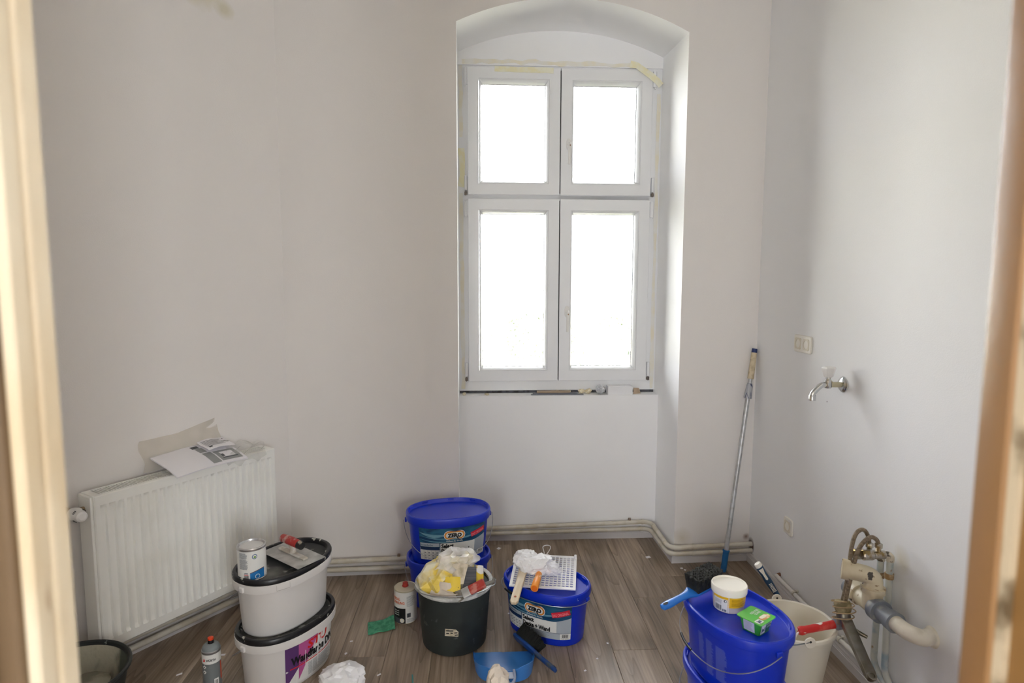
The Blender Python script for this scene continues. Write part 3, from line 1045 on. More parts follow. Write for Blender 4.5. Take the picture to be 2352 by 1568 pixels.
fs = [(j * w + i, j * w + i + 1, (j + 1) * w + i + 1, (j + 1) * w + i) for j in range(len(zr) - 1) for i in range(w - 1)]
o_ = len(vs_)
for (x, y, z) in [(0, 0.014, RZ0), (RL, 0.014, RZ0), (RL, 0.014, RZ1), (0, 0.014, RZ1)]:
    vs_.append((x, y, z))
top = (len(zr) - 1) * w
fs += [(o_, o_ + 1, o_ + 2, o_ + 3), (0, w - 1, o_ + 1, o_), (top, top + w - 1, o_ + 2, o_ + 3), tuple([j * w for j in range(len(zr))] + [o_ + 3, o_]), tuple([j * w + w - 1 for j in range(len(zr))] + [o_ + 2, o_ + 1])]
fp.add(vs_, fs).build('front_panel', m_rad, rad, angle=22)
MB().box((RL / 2, RD - 0.01, (RZ0 + RZ1) / 2), (RL - 0.01, 0.014, RZ1 - RZ0 - 0.02)).build('back_panel', m_rad, rad, bevel=0.003)
for x in (-0.004, RL + 0.004):
    MB().box((x, RD / 2 + 0.004, (RZ0 + RZ1) / 2), (0.010, RD - 0.012, RZ1 - RZ0 - 0.004)).build('side_cover', m_rad, rad, bevel=0.003)
gx = [0.0, 0.028]
nsl = 76
for k in range(nsl):
    x = 0.028 + (RL - 0.056) * (k + 1) / nsl
    gx += [x - 0.0040, x] if k < nsl - 1 else [x]
gx.append(RL)
MB().lattice(gx, [0.010, 0.022, RD - 0.018, RD - 0.006], lambda i, j: j != 1 or i == 0 or i == len(gx) - 2 or i % 2 == 0, RZ1 - 0.006, RZ1 + 0.001).build('top_grille', m_rad, rad, smooth=False)
MB().box((RL / 2, RD / 2, RZ1 - 0.09), (RL - 0.02, RD - 0.04, 0.004)).build('convector', M('radiator_inside_shade', (48, 47, 44), 0.8), rad)  # convector coloured dark to stand for the shade under the grille
for x in (0.12, RL - 0.12):
    MB().box((x, RD + 0.014, 0.60), (0.03, 0.036, 0.20)).build('wall_bracket', m_rad, rad)
vlv = MB()
vlv.tube([(-0.008, 0.06, RZ1 - 0.055), (-0.055, 0.06, RZ1 - 0.055)], 0.011, 12).tube([(-0.05, 0.06, RZ1 - 0.055), (-0.05, RD + 0.045, RZ1 - 0.055)], 0.011, 12)
vo = vlv.build('valve_body', M('stained_brass', (150, 132, 108), 0.5, metal=0.5), rad)
hd = MB().lathe([(0.016, 0), (0.021, 0.004), (0.0225, 0.012), (0.0255, 0.030), (0.0255, 0.046), (0.021, 0.058), (0.019, 0.072), (0.012, 0.077)], 24, mat=T(-0.05, 0.054, RZ1 - 0.055, rx=radians(90)))
ho = hd.build('thermostat_head', m_white, vo)
sl = MB()
for g in range(4):
    for q in range(3):
        a = pi / 4 + g * pi / 2 + (q - 1) * 0.22
        sl.box((-0.05 + 0.0238 * cos(a), 0.054 - 0.050, RZ1 - 0.055 + 0.0238 * sin(a)), (0.0022, 0.012, 0.0022))
so = sl.build('thermostat_slots', m_dark, vo)
so['kind'] = 'stuff'
MB().tube(bend_path([(-0.05, RD + 0.02, RZ1 - 0.06), (-0.05, RD + 0.02, 0.30), (-0.05, RD - 0.01, 0.09)], 0.03), 0.010, 12).build('feed_pipe', m_pipe, rad)
MB().tube(bend_path([(0.34, RD - 0.02, RZ0 + 0.02), (0.34, RD - 0.02, 0.11), (0.34, 0.085, 0.095)], 0.02), 0.010, 12).build('return_pipe', m_pipe, rad)

# brochure lying folded on the radiator
def rloc(x, y, z):
    c, s_ = cos(RA), sin(RA)
    return Vector((-1.569 + x * c - y * s_, 2.249 + x * s_ + y * c, z))
br = thing('brochure', 'white folded brochure with grey product pictures lying on the radiator', 'brochure', rloc(0.445, 0.048, RZ1 + 0.004), RA)
def bro(u, v):
    x = -0.165 + 0.33 * u + 0.02 * (1 - v)
    y = -0.085 + 0.17 * v
    z = 0.008 + 0.050 * v + 0.008 * sin(u * 3.0) - 0.012 * max(0, 0.35 - v) / 0.35
    return (x, y, z)
MB().grid(bro, 12, 8, thick=0.006).build('cover', m_paper, br)
def bmap(u, v, lift):
    p = Vector(bro(u, v))
    return (p.x, p.y, p.z + lift + 0.0005)
bd = Decal(bmap)
m_pg = M('print_grey', (150, 152, 152), 0.7)
m_pdg = M('print_dark_grey', (84, 88, 92), 0.7)
m_pb = M('print_black', (24, 24, 26), 0.6)
def bro_rect(u0, v0, u1, v1, mat, lay):
    bd.rect(u0, v0, u1, v1, mat, lay, nu=4, nv=3)
bro_rect(0.50, 0.80, 0.60, 0.92, m_pdg, 1)
bro_rect(0.52, 0.56, 0.62, 0.79, m_pg, 1)
bro_rect(0.52, 0.06, 0.64, 0.52, m_pg, 1)
bro_rect(0.66, 0.08, 0.96, 0.50, m_pg, 1)
bro_rect(0.72, 0.20, 0.90, 0.42, m_paper, 2)
bro_rect(0.70, 0.16, 0.92, 0.20, m_pdg, 2)
bro_rect(0.71, 0.22, 0.75, 0.32, m_pdg, 3)
bd.build('printed_pictures', br)
def page(u, v):
    x = 0.045 + 0.13 * u
    y = -0.01 + 0.095 * v
    return (x, y, 0.036 + 0.040 * v + 0.030 * sin(pi * (1 - v) * 0.5) ** 2 * 0.6 + 0.006 * sin(u * 4))
MB().grid(page, 8, 8, thick=0.0012).build('curled_page', m_paper, br)
pd_ = Decal(lambda u, v, l: tuple(Vector(page(u, v)) + Vector((0, 0, l + 0.0004))))
for k in range(7):
    pd_.rect(0.08, 0.84 - k * 0.10, 0.08 + (0.72, 0.64, 0.74, 0.5, 0.7, 0.62, 0.66)[k], 0.87 - k * 0.10, m_pdg, 1, nu=3)
pd_.rect(0.84, 0.60, 0.93, 0.68, m_pb, 1, nu=1)
pd_.rect(0.90, 0.48, 0.97, 0.55, m_pb, 1, nu=1)
pd_.rect(0.86, 0.84, 0.92, 0.90, m_pb, 1, nu=1)
pd_.rect(0.10, 0.14, 0.22, 0.26, m_pdg, 1, nu=1)
pd_.build('printed_text', br)

# clear film bag draped over the far end of the radiator, and film stuck to the wall
m_film = film_mat('clear_film', (230, 230, 224), 0.16, var=0.08)
def fbag(u, v):
    x = 0.56 + 0.20 * u + 0.02 * sin(v * 5)
    y = 0.095 - 0.115 * v
    z = RZ1 + 0.012 + 0.05 * (1 - v) ** 2 * (1 - u) + 0.020 * abs(sin(u * 7 + v * 4)) + 0.010 * noise.noise((u * 6, v * 6, 2)) - 0.045 * max(0, v - 0.8) / 0.2
    return rloc(x, y, z)
tag(MB().grid(fbag, 28, 20, thick=0.0008).build('plastic_film', m_film), 'crumpled clear plastic film draped over the far end of the radiator', 'plastic film')
def fwall(u, v):
    z = RZ1 + 0.005 + (0.135 + 0.07 * max(0, u - 0.45)) * v
    x = 0.245 + 0.36 * u + 0.01 * sin(v * 6)
    return rloc(x, RD + 0.026 + 0.008 * u - 0.006 * noise.noise((u * 5, v * 5, 0)) - 0.010 * (1 - v), z)
tag(MB().grid(fwall, 24, 10, thick=0.0008).build('masking_film', film_mat('yellowed_film', (216, 208, 190), 0.22, var=0.03)), 'yellowed masking film hanging on the wall behind the brochure', 'plastic film')

# ================================================================== sockets and tap on the right wall
RWZ = atan2(0.999, -0.048)                     # direction along the right wall, away from the viewer
def wall_thing(name, label, cat, y, z):
    """local x runs along the wall towards the viewer, local -y out into the room"""
    return thing(name, label, cat, RW(y, 0, z), RWZ + pi)
m_sock = M('cream_socket_plastic', (234, 230, 220), 0.35)
m_sock2 = M('cream_socket_insert', (214, 206, 188), 0.4)
def socket(root, n):
    w = 0.081 + 0.071 * (n - 1)
    f = MB()
    pts = []
    for (sx, sz) in ((1, 1), (-1, 1), (-1, -1), (1, -1)):
        for k in range(5):
            a = {(1, 1): 0, (-1, 1): pi / 2, (-1, -1): pi, (1, -1): 1.5 * pi}[(sx, sz)] + k * pi / 8
            pts.append((sx * (w / 2 - 0.010) + 0.010 * cos(a), sz * (0.0405 - 0.010) + 0.010 * sin(a)))
    f.prism(pts, 0.0, 0.010, mat=Matrix.Rotation(radians(90), 4, 'X'))
    f.build('frame', m_sock, root, bevel=0.003)
    for k in range(n):
        cx = (k - (n - 1) / 2) * 0.071
        c = MB()
        N_ = 24
        sq, ci, cb = [], [], []
        for q in range(N_):
            a = 2 * pi * (q + 0.5) / N_
            m_ = 0.0265 / max(abs(cos(a)), abs(sin(a)))
            sq.append((cx + m_ * cos(a), -0.0125, m_ * sin(a)))
            ci.append((cx + 0.0205 * cos(a), -0.0125, 0.0205 * sin(a)))
            cb.append((cx + 0.0190 * cos(a), 0.004, 0.0190 * sin(a)))
        ed = [(p[0], -0.009, p[2]) for p in sq]
        al = ed + sq + ci + cb
        ff = []
        for q in range(N_):
            q2 = (q + 1) % N_
            for L_ in range(3):
                ff.append((L_ * N_ + q, L_ * N_ + q2, (L_ + 1) * N_ + q2, (L_ + 1) * N_ + q))
        ff.append(tuple(range(3 * N_, 4 * N_)))
        c.add(al, ff)
        io = c.build('socket_insert', m_sock2, root, angle=30)
        pn = MB()
        for s_ in (-1, 1):
            pn.lathe([(0.0026, 0), (0.0026, 0.003)], 10, mat=T(cx + s_ * 0.0095, 0.003, 0, rx=radians(90)))
        pn.build('pin_holes', m_dark, io)
ds = wall_thing('double_socket', 'cream double wall socket high on the right wall', 'socket', 2.875, 1.28)
socket(ds, 2)
ss = wall_thing('wall_socket', 'cream single wall socket low on the right wall', 'socket', 2.928, 0.376)
socket(ss, 1)

tp = wall_thing('wall_tap', 'chrome cold-water tap with white turn handle on the right wall', 'tap', 2.546, 1.145)
m_chr = M('paint_flecked_chrome', (205, 207, 208), 0.18, metal=1.0, c2=(214, 208, 192), scale=50, lo=0.58, hi=0.62)
RX90 = Matrix.Rotation(radians(90), 4, 'X')
MB().lathe([(0.034, 0), (0.033, 0.004), (0.026, 0.010), (0.014, 0.013)], 28, mat=RX90).build('rosette', m_chr, tp)
MB().tube([(0, 0, 0), (0, -0.055, 0)], 0.0115, 14).build('inlet', M('limescale_brass', (196, 188, 160), 0.45, metal=0.3), tp)
tb = MB()
tb.lathe([(0.013, -0.018), (0.016, -0.012), (0.016, 0.012), (0.010, 0.020), (0.010, 0.034)], 18, mat=T(0, -0.066, 0.004))
tb.tube(bend_path([(0, -0.070, 0.0), (0, -0.095, 0.0), (0, -0.128, -0.034), (0, -0.130, -0.044)], 0.03, 6), 0.0115, 14)
tb.build('tap_body', m_chr, tp)
MB().lathe([(0.0145, -0.066), (0.0145, -0.046), (0.012, -0.042)], 16, mat=T(0, -0.130, 0)).build('aerator', m_chr, tp)
MB().lathe([(0.017, 0.032), (0.020, 0.036), (0.029, 0.066), (0.029, 0.072), (0.024, 0.075)], 6, mat=T(0, -0.066, 0.0, rz=0.3)).build('turn_handle', m_white, tp, angle=20, bevel=0.002)

# ================================================================== waste and supply plumbing near the right edge
m_cream = M('chipped_cream_enamel', (214, 204, 178), 0.4, c2=(200, 186, 154), scale=9, spots=[((74, 68, 60), 22, 0.645, 0.655), ((156, 132, 98), 40, 0.63, 0.68)], bump=0.1, bscale=30)
m_grey = M('grey_drain_plastic', (128, 134, 142), 0.4, c2=(170, 170, 166), scale=18, lo=0.55, hi=0.66)
m_wpl = M('yellowed_white_plastic', (224, 218, 204), 0.4, c2=(204, 196, 178), scale=14)
dr = thing('drain_pipe', 'chipped cream drain branch with elbow and grey couplings by the wall', 'drain')
def rp(y, o, z): return RW(y, o, z)
RT = 0.030
t_axis = (RW(2.0) - RW(2.3)).normalized()
MB().tube([rp(2.225, 0.10, 0.412), rp(2.085, 0.10, 0.412)], 0.0315, 24).build('tee_run', m_cream, dr)
MB().tube([rp(2.235, 0.10, 0.412), rp(2.195, 0.10, 0.412)], 0.039, 24).build('tee_collar', m_cream, dr)
MB().tube([rp(2.262, 0.10, 0.413), rp(2.225, 0.10, 0.412)], 0.034, 24).build('end_cap', m_grey, dr)
MB().tube([rp(2.125, 0.10, 0.405), rp(2.125, 0.10, 0.470)], 0.034, 24).build('tee_branch', m_cream, dr)
MB().tube([rp(2.125, 0.10, 0.462), rp(2.125, 0.10, 0.482)], [0.040, 0.041], 24).build('branch_collar', m_cream, dr)
MB().tube(bend_path([rp(2.125, 0.10, 0.470), rp(2.125, 0.10, 0.522), rp(2.165, 0.175, 0.526)], 0.045, 8), 0.031, 24).build('elbow', m_cream, dr)
mo = MB()
a_, b_ = rp(2.161, 0.166, 0.5255), rp(2.172, 0.188, 0.527)
mo.tube([a_, b_], 0.0365, 24, caps=False).tube([a_, b_], 0.029, 24, caps=True)
mo.build('elbow_mouth', m_cream, dr)
MB().tube([rp(2.105, 0.10, 0.413), rp(2.070, 0.10, 0.414)], [0.040, 0.041], 24).build('coupling', m_grey, dr)
MB().tube([rp(2.09, 0.10, 0.414), rp(2.00, 0.10, 0.417)], 0.029, 24).build('grey_pipe', m_grey, dr)
MB().tube([rp(2.028, 0.10, 0.417), rp(1.995, 0.10, 0.418)], [0.034, 0.036], 24).build('coupling', m_grey, dr)
MB().tube(bend_path([rp(2.01, 0.10, 0.418), rp(1.945, 0.10, 0.418), rp(1.945, 0.10, 0.418) + Vector((0.045, -0.02, -0.012)), rp(1.958, 0.012, 0.392)], 0.035, 6), 0.0265, 22).build('wall_bend', m_wpl, dr)
MB().tube([rp(1.958, 0.014, 0.392), rp(1.96, 0.0, 0.391)], [0.028, 0.036], 22).build('wall_collar', m_wpl, dr)

m_sup = M('pale_painted_copper', (196, 198, 190), 0.45, c2=(150, 168, 178), scale=11, lo=0.5, hi=0.62, spots=[((150, 120, 84), 22, 0.66, 0.72)])
for (y0, y1, zt, lab) in ((2.20, 2.205, 0.555, 'far pale supply pipe rising up the right wall to a valve'), (2.150, 2.142, 0.575, 'near pale supply pipe rising up the right wall to a valve')):
    sp = thing('supply_pipe', lab, 'pipe')
    MB().tube(bend_path([rp(y0, 0.028, zt), rp(y1, 0.028, 0.14), rp(y1 - 0.06, 0.028, 0.104), rp(y1 - 0.3, 0.028, 0.104)], 0.03), 0.0115, 14).build('pipe_run', m_sup, sp)
    MB().tube([rp(y0, 0.028, zt - 0.075), rp(y0, 0.028, zt - 0.055)], 0.0155, 14).build('pipe_clip', M('rusty_cream_clip', (190, 170, 138), 0.6, c2=(150, 116, 76), scale=40), sp)
    MB().tube(bend_path([rp(y0, 0.028, zt - 0.01), rp(y0, 0.028, zt + 0.012), rp(y0 + 0.004, 0.055, zt + 0.014)], 0.012), 0.0135, 14).build('elbow', M('flaking_white_elbow', (206, 198, 180), 0.6, c2=(90, 80, 66), scale=30, lo=0.56, hi=0.62), sp)
hose_m = M('braided_hose', (138, 122, 100), 0.5, c2=(108, 92, 72), scale=120, bump=0.3, bscale=500)
m_val = M('tarnished_chrome', (186, 180, 170), 0.25, metal=0.9, c2=(150, 128, 84), scale=40, lo=0.5, hi=0.62)
for (y, z, lab) in ((2.20, 0.570, 'tarnished angle valve, the far one of the pair'), (2.150, 0.590, 'tarnished angle valve, the near one of the pair')):
    av = thing('angle_valve', lab, 'valve', rp(y, 0.05, z), RWZ + pi)
    MB().tube([(0, 0, 0), (0, -0.05, 0)], 0.0145, 14).build('valve_body', m_val, av)
    MB().lathe([(0.015, 0.042), (0.019, 0.046), (0.019, 0.080), (0.015, 0.085)], 10, mat=RX90).build('valve_knob', m_val, av, angle=25)
    MB().lathe([(0.009, 0.0), (0.009, 0.022), (0.013, 0.022), (0.013, 0.038), (0.009, 0.040)], 6, mat=T(0, -0.024, 0.004)).build('compression_nut', m_val, av, angle=25)
# basin mixer hanging upside down from its two hoses
mx = thing('basin_mixer', 'grimy chrome basin mixer hanging by two hoses, wound with string', 'tap')
m_mix = M('grimy_chrome', (150, 146, 136), 0.32, metal=0.85, c2=(122, 116, 100), scale=16, lo=0.42, hi=0.66)
h1 = smooth_path([rp(2.200, 0.075, 0.605), rp(2.200, 0.078, 0.635), rp(2.19, 0.105, 0.672), rp(2.178, 0.142, 0.662), rp(2.172, 0.158, 0.61), rp(2.168, 0.164, 0.53), rp(2.172, 0.170, 0.45), rp(2.180, 0.175, 0.385)], 3)
h2 = smooth_path([rp(2.150, 0.075, 0.622), rp(2.148, 0.078, 0.645), rp(2.148, 0.105, 0.662), rp(2.150, 0.138, 0.628), rp(2.154, 0.152, 0.58), rp(2.158, 0.160, 0.51), rp(2.162, 0.168, 0.45), rp(2.166, 0.175, 0.385)], 3)
MB().tube(h1, 0.0075, 12).build('supply_hose', hose_m, mx)
MB().tube(h2, 0.0075, 12).build('supply_hose', hose_m, mx)
c0 = rp(2.172, 0.178, 0.395)
ax_d = (rp(2.150, 0.18, 0.320) - c0).normalized()
cl = MB().tube([c0 + ax_d * -0.008, c0 + ax_d * 0.004, c0 + ax_d * 0.020, c0 + ax_d * 0.034], [0.025, 0.030, 0.029, 0.024], 20)
cl.build('cloth_wrapping', M('dirty_cloth', (172, 158, 122), 0.9, c2=(128, 116, 84), scale=34, bump=0.5, bscale=60), mx)
MB().tube([c0 + ax_d * 0.030, c0 + ax_d * 0.075], [0.024, 0.026], 20).build('mixer_body', m_mix, mx)
s0, s1 = c0 + ax_d * 0.045, rp(1.985, 0.180, 0.232)
sd = (s1 - s0).normalized()
sn = sd.cross(Vector((1, 0, 0))).normalized()
wd = sd.cross(sn).normalized()
spv = MB()
vs_, fs = [], []
for (t, hw, hh) in ((0, 0.019, 0.012), (0.1, 0.020, 0.012), (0.8, 0.019, 0.0095), (0.95, 0.0195, 0.0095), (1.06, 0.013, 0.009)):
    c = s0.lerp(s1, t)
    for (a, b) in ((1, 1), (-1, 1), (-1, -1), (1, -1)):
        vs_.append(c + wd * hw * a + sn * hh * b)
fs = [(i * 4 + k, i * 4 + (k + 1) % 4, (i + 1) * 4 + (k + 1) % 4, (i + 1) * 4 + k) for i in range(4) for k in range(4)] + [(3, 2, 1, 0), (16, 17, 18, 19)]
spv.add(vs_, fs).build('spout', m_mix, mx, bevel=0.003)
view_n = (EYE - s1).normalized()
q = Matrix.Translation(s1 + Vector((0.0, -0.012, 0.006))) @ view_n.to_track_quat('Z', 'Y').to_matrix().to_4x4() @ Matrix.Rotation(0.0, 4, 'Z')
MB().lathe([(0.014, -0.010), (0.0145, 0.006), (0.0145, 0.010), (0.0095, 0.010), (0.0085, 0.003)], 22, mat=Matrix.Translation(s1 + Vector((-0.006, -0.012, 0.008))) @ (-sn if (-sn).z > 0 else sn).to_track_quat('Z', 'Y').to_matrix().to_4x4(), cap1=True).build('aerator', m_mix, mx)
lv0 = c0 + ax_d * 0.07
MB().tube([lv0, lv0 + Vector((0.03, -0.03, -0.015)), lv0 + Vector((0.055, -0.055, -0.022))], [0.010, 0.008, 0.006], 12).build('lever', m_mix, mx)
# string wound around it
st_pts = []
for k in range(70):
    t = k / 69
    a = t * 2 * pi * 3.6
    rr = 0.033 + 0.006 * sin(a * 0.37) + (0.014 if 30 < k < 44 else 0)
    up = Vector((0, 0, 1)) - ax_d * ax_d.z
    up.normalize()
    sd2 = ax_d.cross(up)
    st_pts.append(c0 + ax_d * (-0.01 + 0.07 * t) + (up * cos(a) + sd2 * sin(a)) * rr)
MB().tube(smooth_path(st_pts, 1), 0.0020, 6).build('string_winding', M('brown_string', (170, 146, 110), 0.8), mx)
tag(MB().tube(smooth_path([rp(2.33, 0.10, 0.20), rp(2.30, 0.105, 0.262), rp(2.27, 0.12, 0.318), rp(2.24, 0.14, 0.345), rp(2.21, 0.155, 0.362), rp(2.185, 0.165, 0.375)], 3), 0.0022, 6).build('loose_string', M('brown_string', (170, 146, 110), 0.8)),
    'loose brown string arching from behind the cream bucket to the hanging mixer', 'string')

# ================================================================== telescopic pole in the corner
pb, ptp = Vector((1.150, 3.215, 0.0)), Vector((1.322, 3.345, 1.205))
pd = (ptp - pb).normalized()
pole = thing('telescopic_pole', 'silver telescopic paint pole with blue grip leaning in the corner', 'pole', pb)
def pa(t): return pd * t
L_ = (ptp - pb).length
m_alu = M('scuffed_aluminium', (196, 198, 200), 0.4, metal=0.5, c2=(176, 176, 176), scale=30)
m_bgrip = M('blue_rubber_grip', (22, 98, 158), 0.6, bump=0.2, bscale=400)
MB().tube([pa(0.002), pa(0.012), pa(0.110), pa(0.112), pa(0.120)], [0.013, 0.0155, 0.0155, 0.0185, 0.0185], 16).build('blue_grip', m_bgrip, pole)
MB().tube([pa(0.118), pa(0.96)], 0.0118, 16).build('pole_tube', m_alu, pole)
MB().tube([pa(0.952), pa(0.958), pa(1.02), pa(1.035)], [0.0205, 0.0205, 0.0165, 0.012], 16).build('lock_collar', M('scratched_clear_collar', (170, 172, 178), 0.4, c2=(70, 76, 110), scale=34, lo=0.52, hi=0.6, stretch=(3, 3, 0.4)), pole)
MB().tube([pa(1.03), pa(1.06)], 0.011, 16).build('inner_tube', m_alu, pole)
MB().tube([pa(1.058), pa(1.062), pa(L_ - 0.022)], [0.0165, 0.0165, 0.0145], 16).build('upper_grip', M('paint_crusted_grip', (206, 192, 164), 0.7, c2=(176, 160, 130), scale=30, spots=[((60, 54, 50), 34, 0.66, 0.70)]), pole)
MB().tube([pa(L_ - 0.022), pa(L_)], [0.0150, 0.0135], 16).build('end_plug', M('navy_plastic', (38, 54, 104), 0.5), pole)

# ================================================================== paint buckets
EO = 2.3
m_blue = M('blue_bucket_plastic', (0, 42, 184), 0.33, spec=0.6)
m_blue_s = M('paint_specked_blue', (0, 42, 184), 0.33, spots=[((226, 228, 236), 42, 0.735, 0.75)])
m_teal = M('label_teal', (38, 96, 128), 0.35, c2=(14, 54, 92), scale=9, lo=0.4, hi=0.6, stretch=(1, 1, 3), dist=1.5)
m_teal2 = M('label_pale_swoosh', (112, 156, 176), 0.35, c2=(70, 124, 152), scale=14, stretch=(1, 1, 3))
m_lgrey = M('label_silver', (172, 182, 192), 0.35)
m_lwhite = M('label_white', (232, 233, 230), 0.4)
m_gold = M('logo_gold', (226, 158, 52), 0.4)
m_orange = M('logo_orange', (206, 98, 44), 0.4)
m_red = M('stamp_red', (206, 34, 56), 0.4)
m_pink = M('stamp_pink', (238, 140, 150), 0.4)
m_ink = M('label_black', (20, 20, 22), 0.5)
m_inkg = M('label_grey_ink', (120, 126, 134), 0.5)
m_inkb = M('label_pale_blue_ink', (122, 140, 220), 0.5)
m_lblue = M('label_navy', (24, 50, 92), 0.4)

def body_off(z):
    return -0.0285 + (z - 0.01) / 0.175 * 0.016
def bail(a, b, side, drop, zp=0.2, lift=0.012, rise=0.0):
    pts = []
    for k in range(33):
        t = pi * k / 32
        c, s_ = cos(t), sin(t)
        x = (a + lift - 0.004 * s_) * math.copysign(abs(c) ** (2 / EO), c)
        y = -side * (b + lift) * abs(s_) ** (2 / EO)
        pts.append((x, y, zp - drop * s_ ** 0.9 + rise * s_))
    return pts
def blue_label(root, a, b, full=True):
    f = oval_map(a - 0.02, b - 0.02, EO, lambda z: -0.0285 + (z - 0.01) / 0.186 * 0.016 + 0.02, 0.035)
    d = Decal(f)
    U0, U1, H = -0.155, 0.175, 0.157
    d.rect(U0, 0, U1, H, m_teal, 1, nv=2)
    n = 24
    us = [U0 + (U1 - U0) * k / n for k in range(n + 1)]
    # silver lower field under a rising wave
    d.band([(u, 0.060 + 0.040 * ((u - U0) / (U1 - U0)) ** 2.2) for u in us], [(u, 0.0) for u in us], m_lgrey, 2)
    for (k0, k1, wdt, up) in ((0.02, 0.95, 0.010, 0.028), (0.0, 0.62, 0.006, 0.012), (0.0, 0.42, 0.016, 0.045)):
        uu = [U0 + (U1 - U0) * (k0 + (k1 - k0) * k / n) for k in range(n + 1)]
        top = [(u, 0.112 + up - 0.055 * (1 - ((u - U0) / 0.25 - 0.6) ** 2) * 0.6) for u in uu]
        d.band([(u, min(H, v)) for u, v in top], [(u, min(H - 0.0005, v - wdt * sin(pi * k / n))) for k, (u, v) in enumerate(top)], m_teal2, 2)
    # logo
    cu = 0.012
    d.pill(cu, 0.121, 0.100, 0.046, m_lwhite, 3)
    d.pill(cu, 0.121, 0.094, 0.040, m_orange, 4)
    d.pill(cu, 0.121, 0.089, 0.035, m_gold, 5)
    d.pill(cu, 0.121, 0.080, 0.027, m_lwhite, 6)
    d.text('ZERO', cu - 0.033, 0.112, 0.018, m_ink, 0.066, 7, bold=0.06)
    d.poly([(cu + 0.008, 0.114), (cu + 0.014, 0.116), (cu + 0.020, 0.100), (cu + 0.013, 0.103)], m_ink, 7)
    d.text('Farben für Profis', cu - 0.038, 0.0885, 0.0075, m_lwhite, 0.076, 6, bold=0.01)
    # stamp
    d.rect(0.090, 0.108, 0.168, 0.132, m_red, 4, rot=0.22)
    d.text('DAS ORIGINAL', 0.095, 0.1045, 0.0125, m_pink, 0.070, 6, rot=0.22, bold=0.02)
    # left column
    d.rect(U0 + 0.003, 0.066, -0.058, 0.084, m_lgrey, 4)
    d.text('Innenfarbe', U0 + 0.006, 0.0705, 0.009, m_lblue, 0.060, 6)
    d.rect(U0 + 0.003, 0.050, -0.058, 0.064, m_lblue, 4)
    d.rect(U0 + 0.001, 0.0, -0.058, 0.048, m_lwhite, 4)
    for k in range(1, 5):
        d.rect(U0 + 0.001 + k * 0.0192, 0.0, U0 + 0.0018 + k * 0.0192, 0.048, m_inkg, 6, nu=1)
        for q in range(3):
            d.rect(U0 + 0.004 + k * 0.0192, 0.006 + q * 0.014, U0 + 0.012 + k * 0.0192, 0.010 + q * 0.014, m_inkg, 6, nu=1)
    d.rect(U0 + 0.001, 0.028, -0.058, 0.0288, m_inkg, 6)
    # name
    d.rect(-0.054, 0.030, 0.112, 0.083, m_lwhite, 4)
    d.rect(0.112, 0.034, U1, 0.083, m_lgrey, 4)
    d.text('Select', -0.050, 0.060, 0.0190, m_ink, 0.058, 6, bold=0.05)
    d.text('Decke + Wand', -0.050, 0.0345, 0.0190, m_ink, 0.134, 6, bold=0.05)
    d.rect(-0.054, 0.0, 0.125, 0.028, m_lgrey, 5)
    d.rect(-0.054, 0.0282, U1, 0.0292, m_lblue, 7)
    d.lines(-0.045, 0.004, 0.15, 0.022, 5, m_inkg, 7, 4, 0.22)
    d.rect(0.128, 0.0, U1, 0.028, m_lwhite, 5)
    d.barcode(0.136, 0.010, 0.028, 0.014, m_ink, 7, 12, 5)
    d.text('12,5 Liter', 0.133, 0.003, 0.0048, m_ink, 0.034, 7, bold=0.01)
    return d.build('label', root)
def back_print(root, a, b, u_c):
    f = oval_map(a - 0.02, b - 0.02, EO, lambda z: body_off(z) + 0.02, 0.020)
    d = Decal(f)
    for (u, w, v0, v1, n, sd) in ((-0.085, 0.030, 0.065, 0.155, 26, 11), (-0.045, 0.036, 0.030, 0.150, 36, 12), (0.0, 0.045, 0.030, 0.150, 36, 13)):
        d.lines(u_c + u, v0, w, v1 - v0, n, m_inkb, 1, sd, 0.30)
    d.text('1', u_c + 0.02, -0.008, 0.020, m_lwhite, None, 2, bold=0.02)
    return d.build('printed_instructions', root)
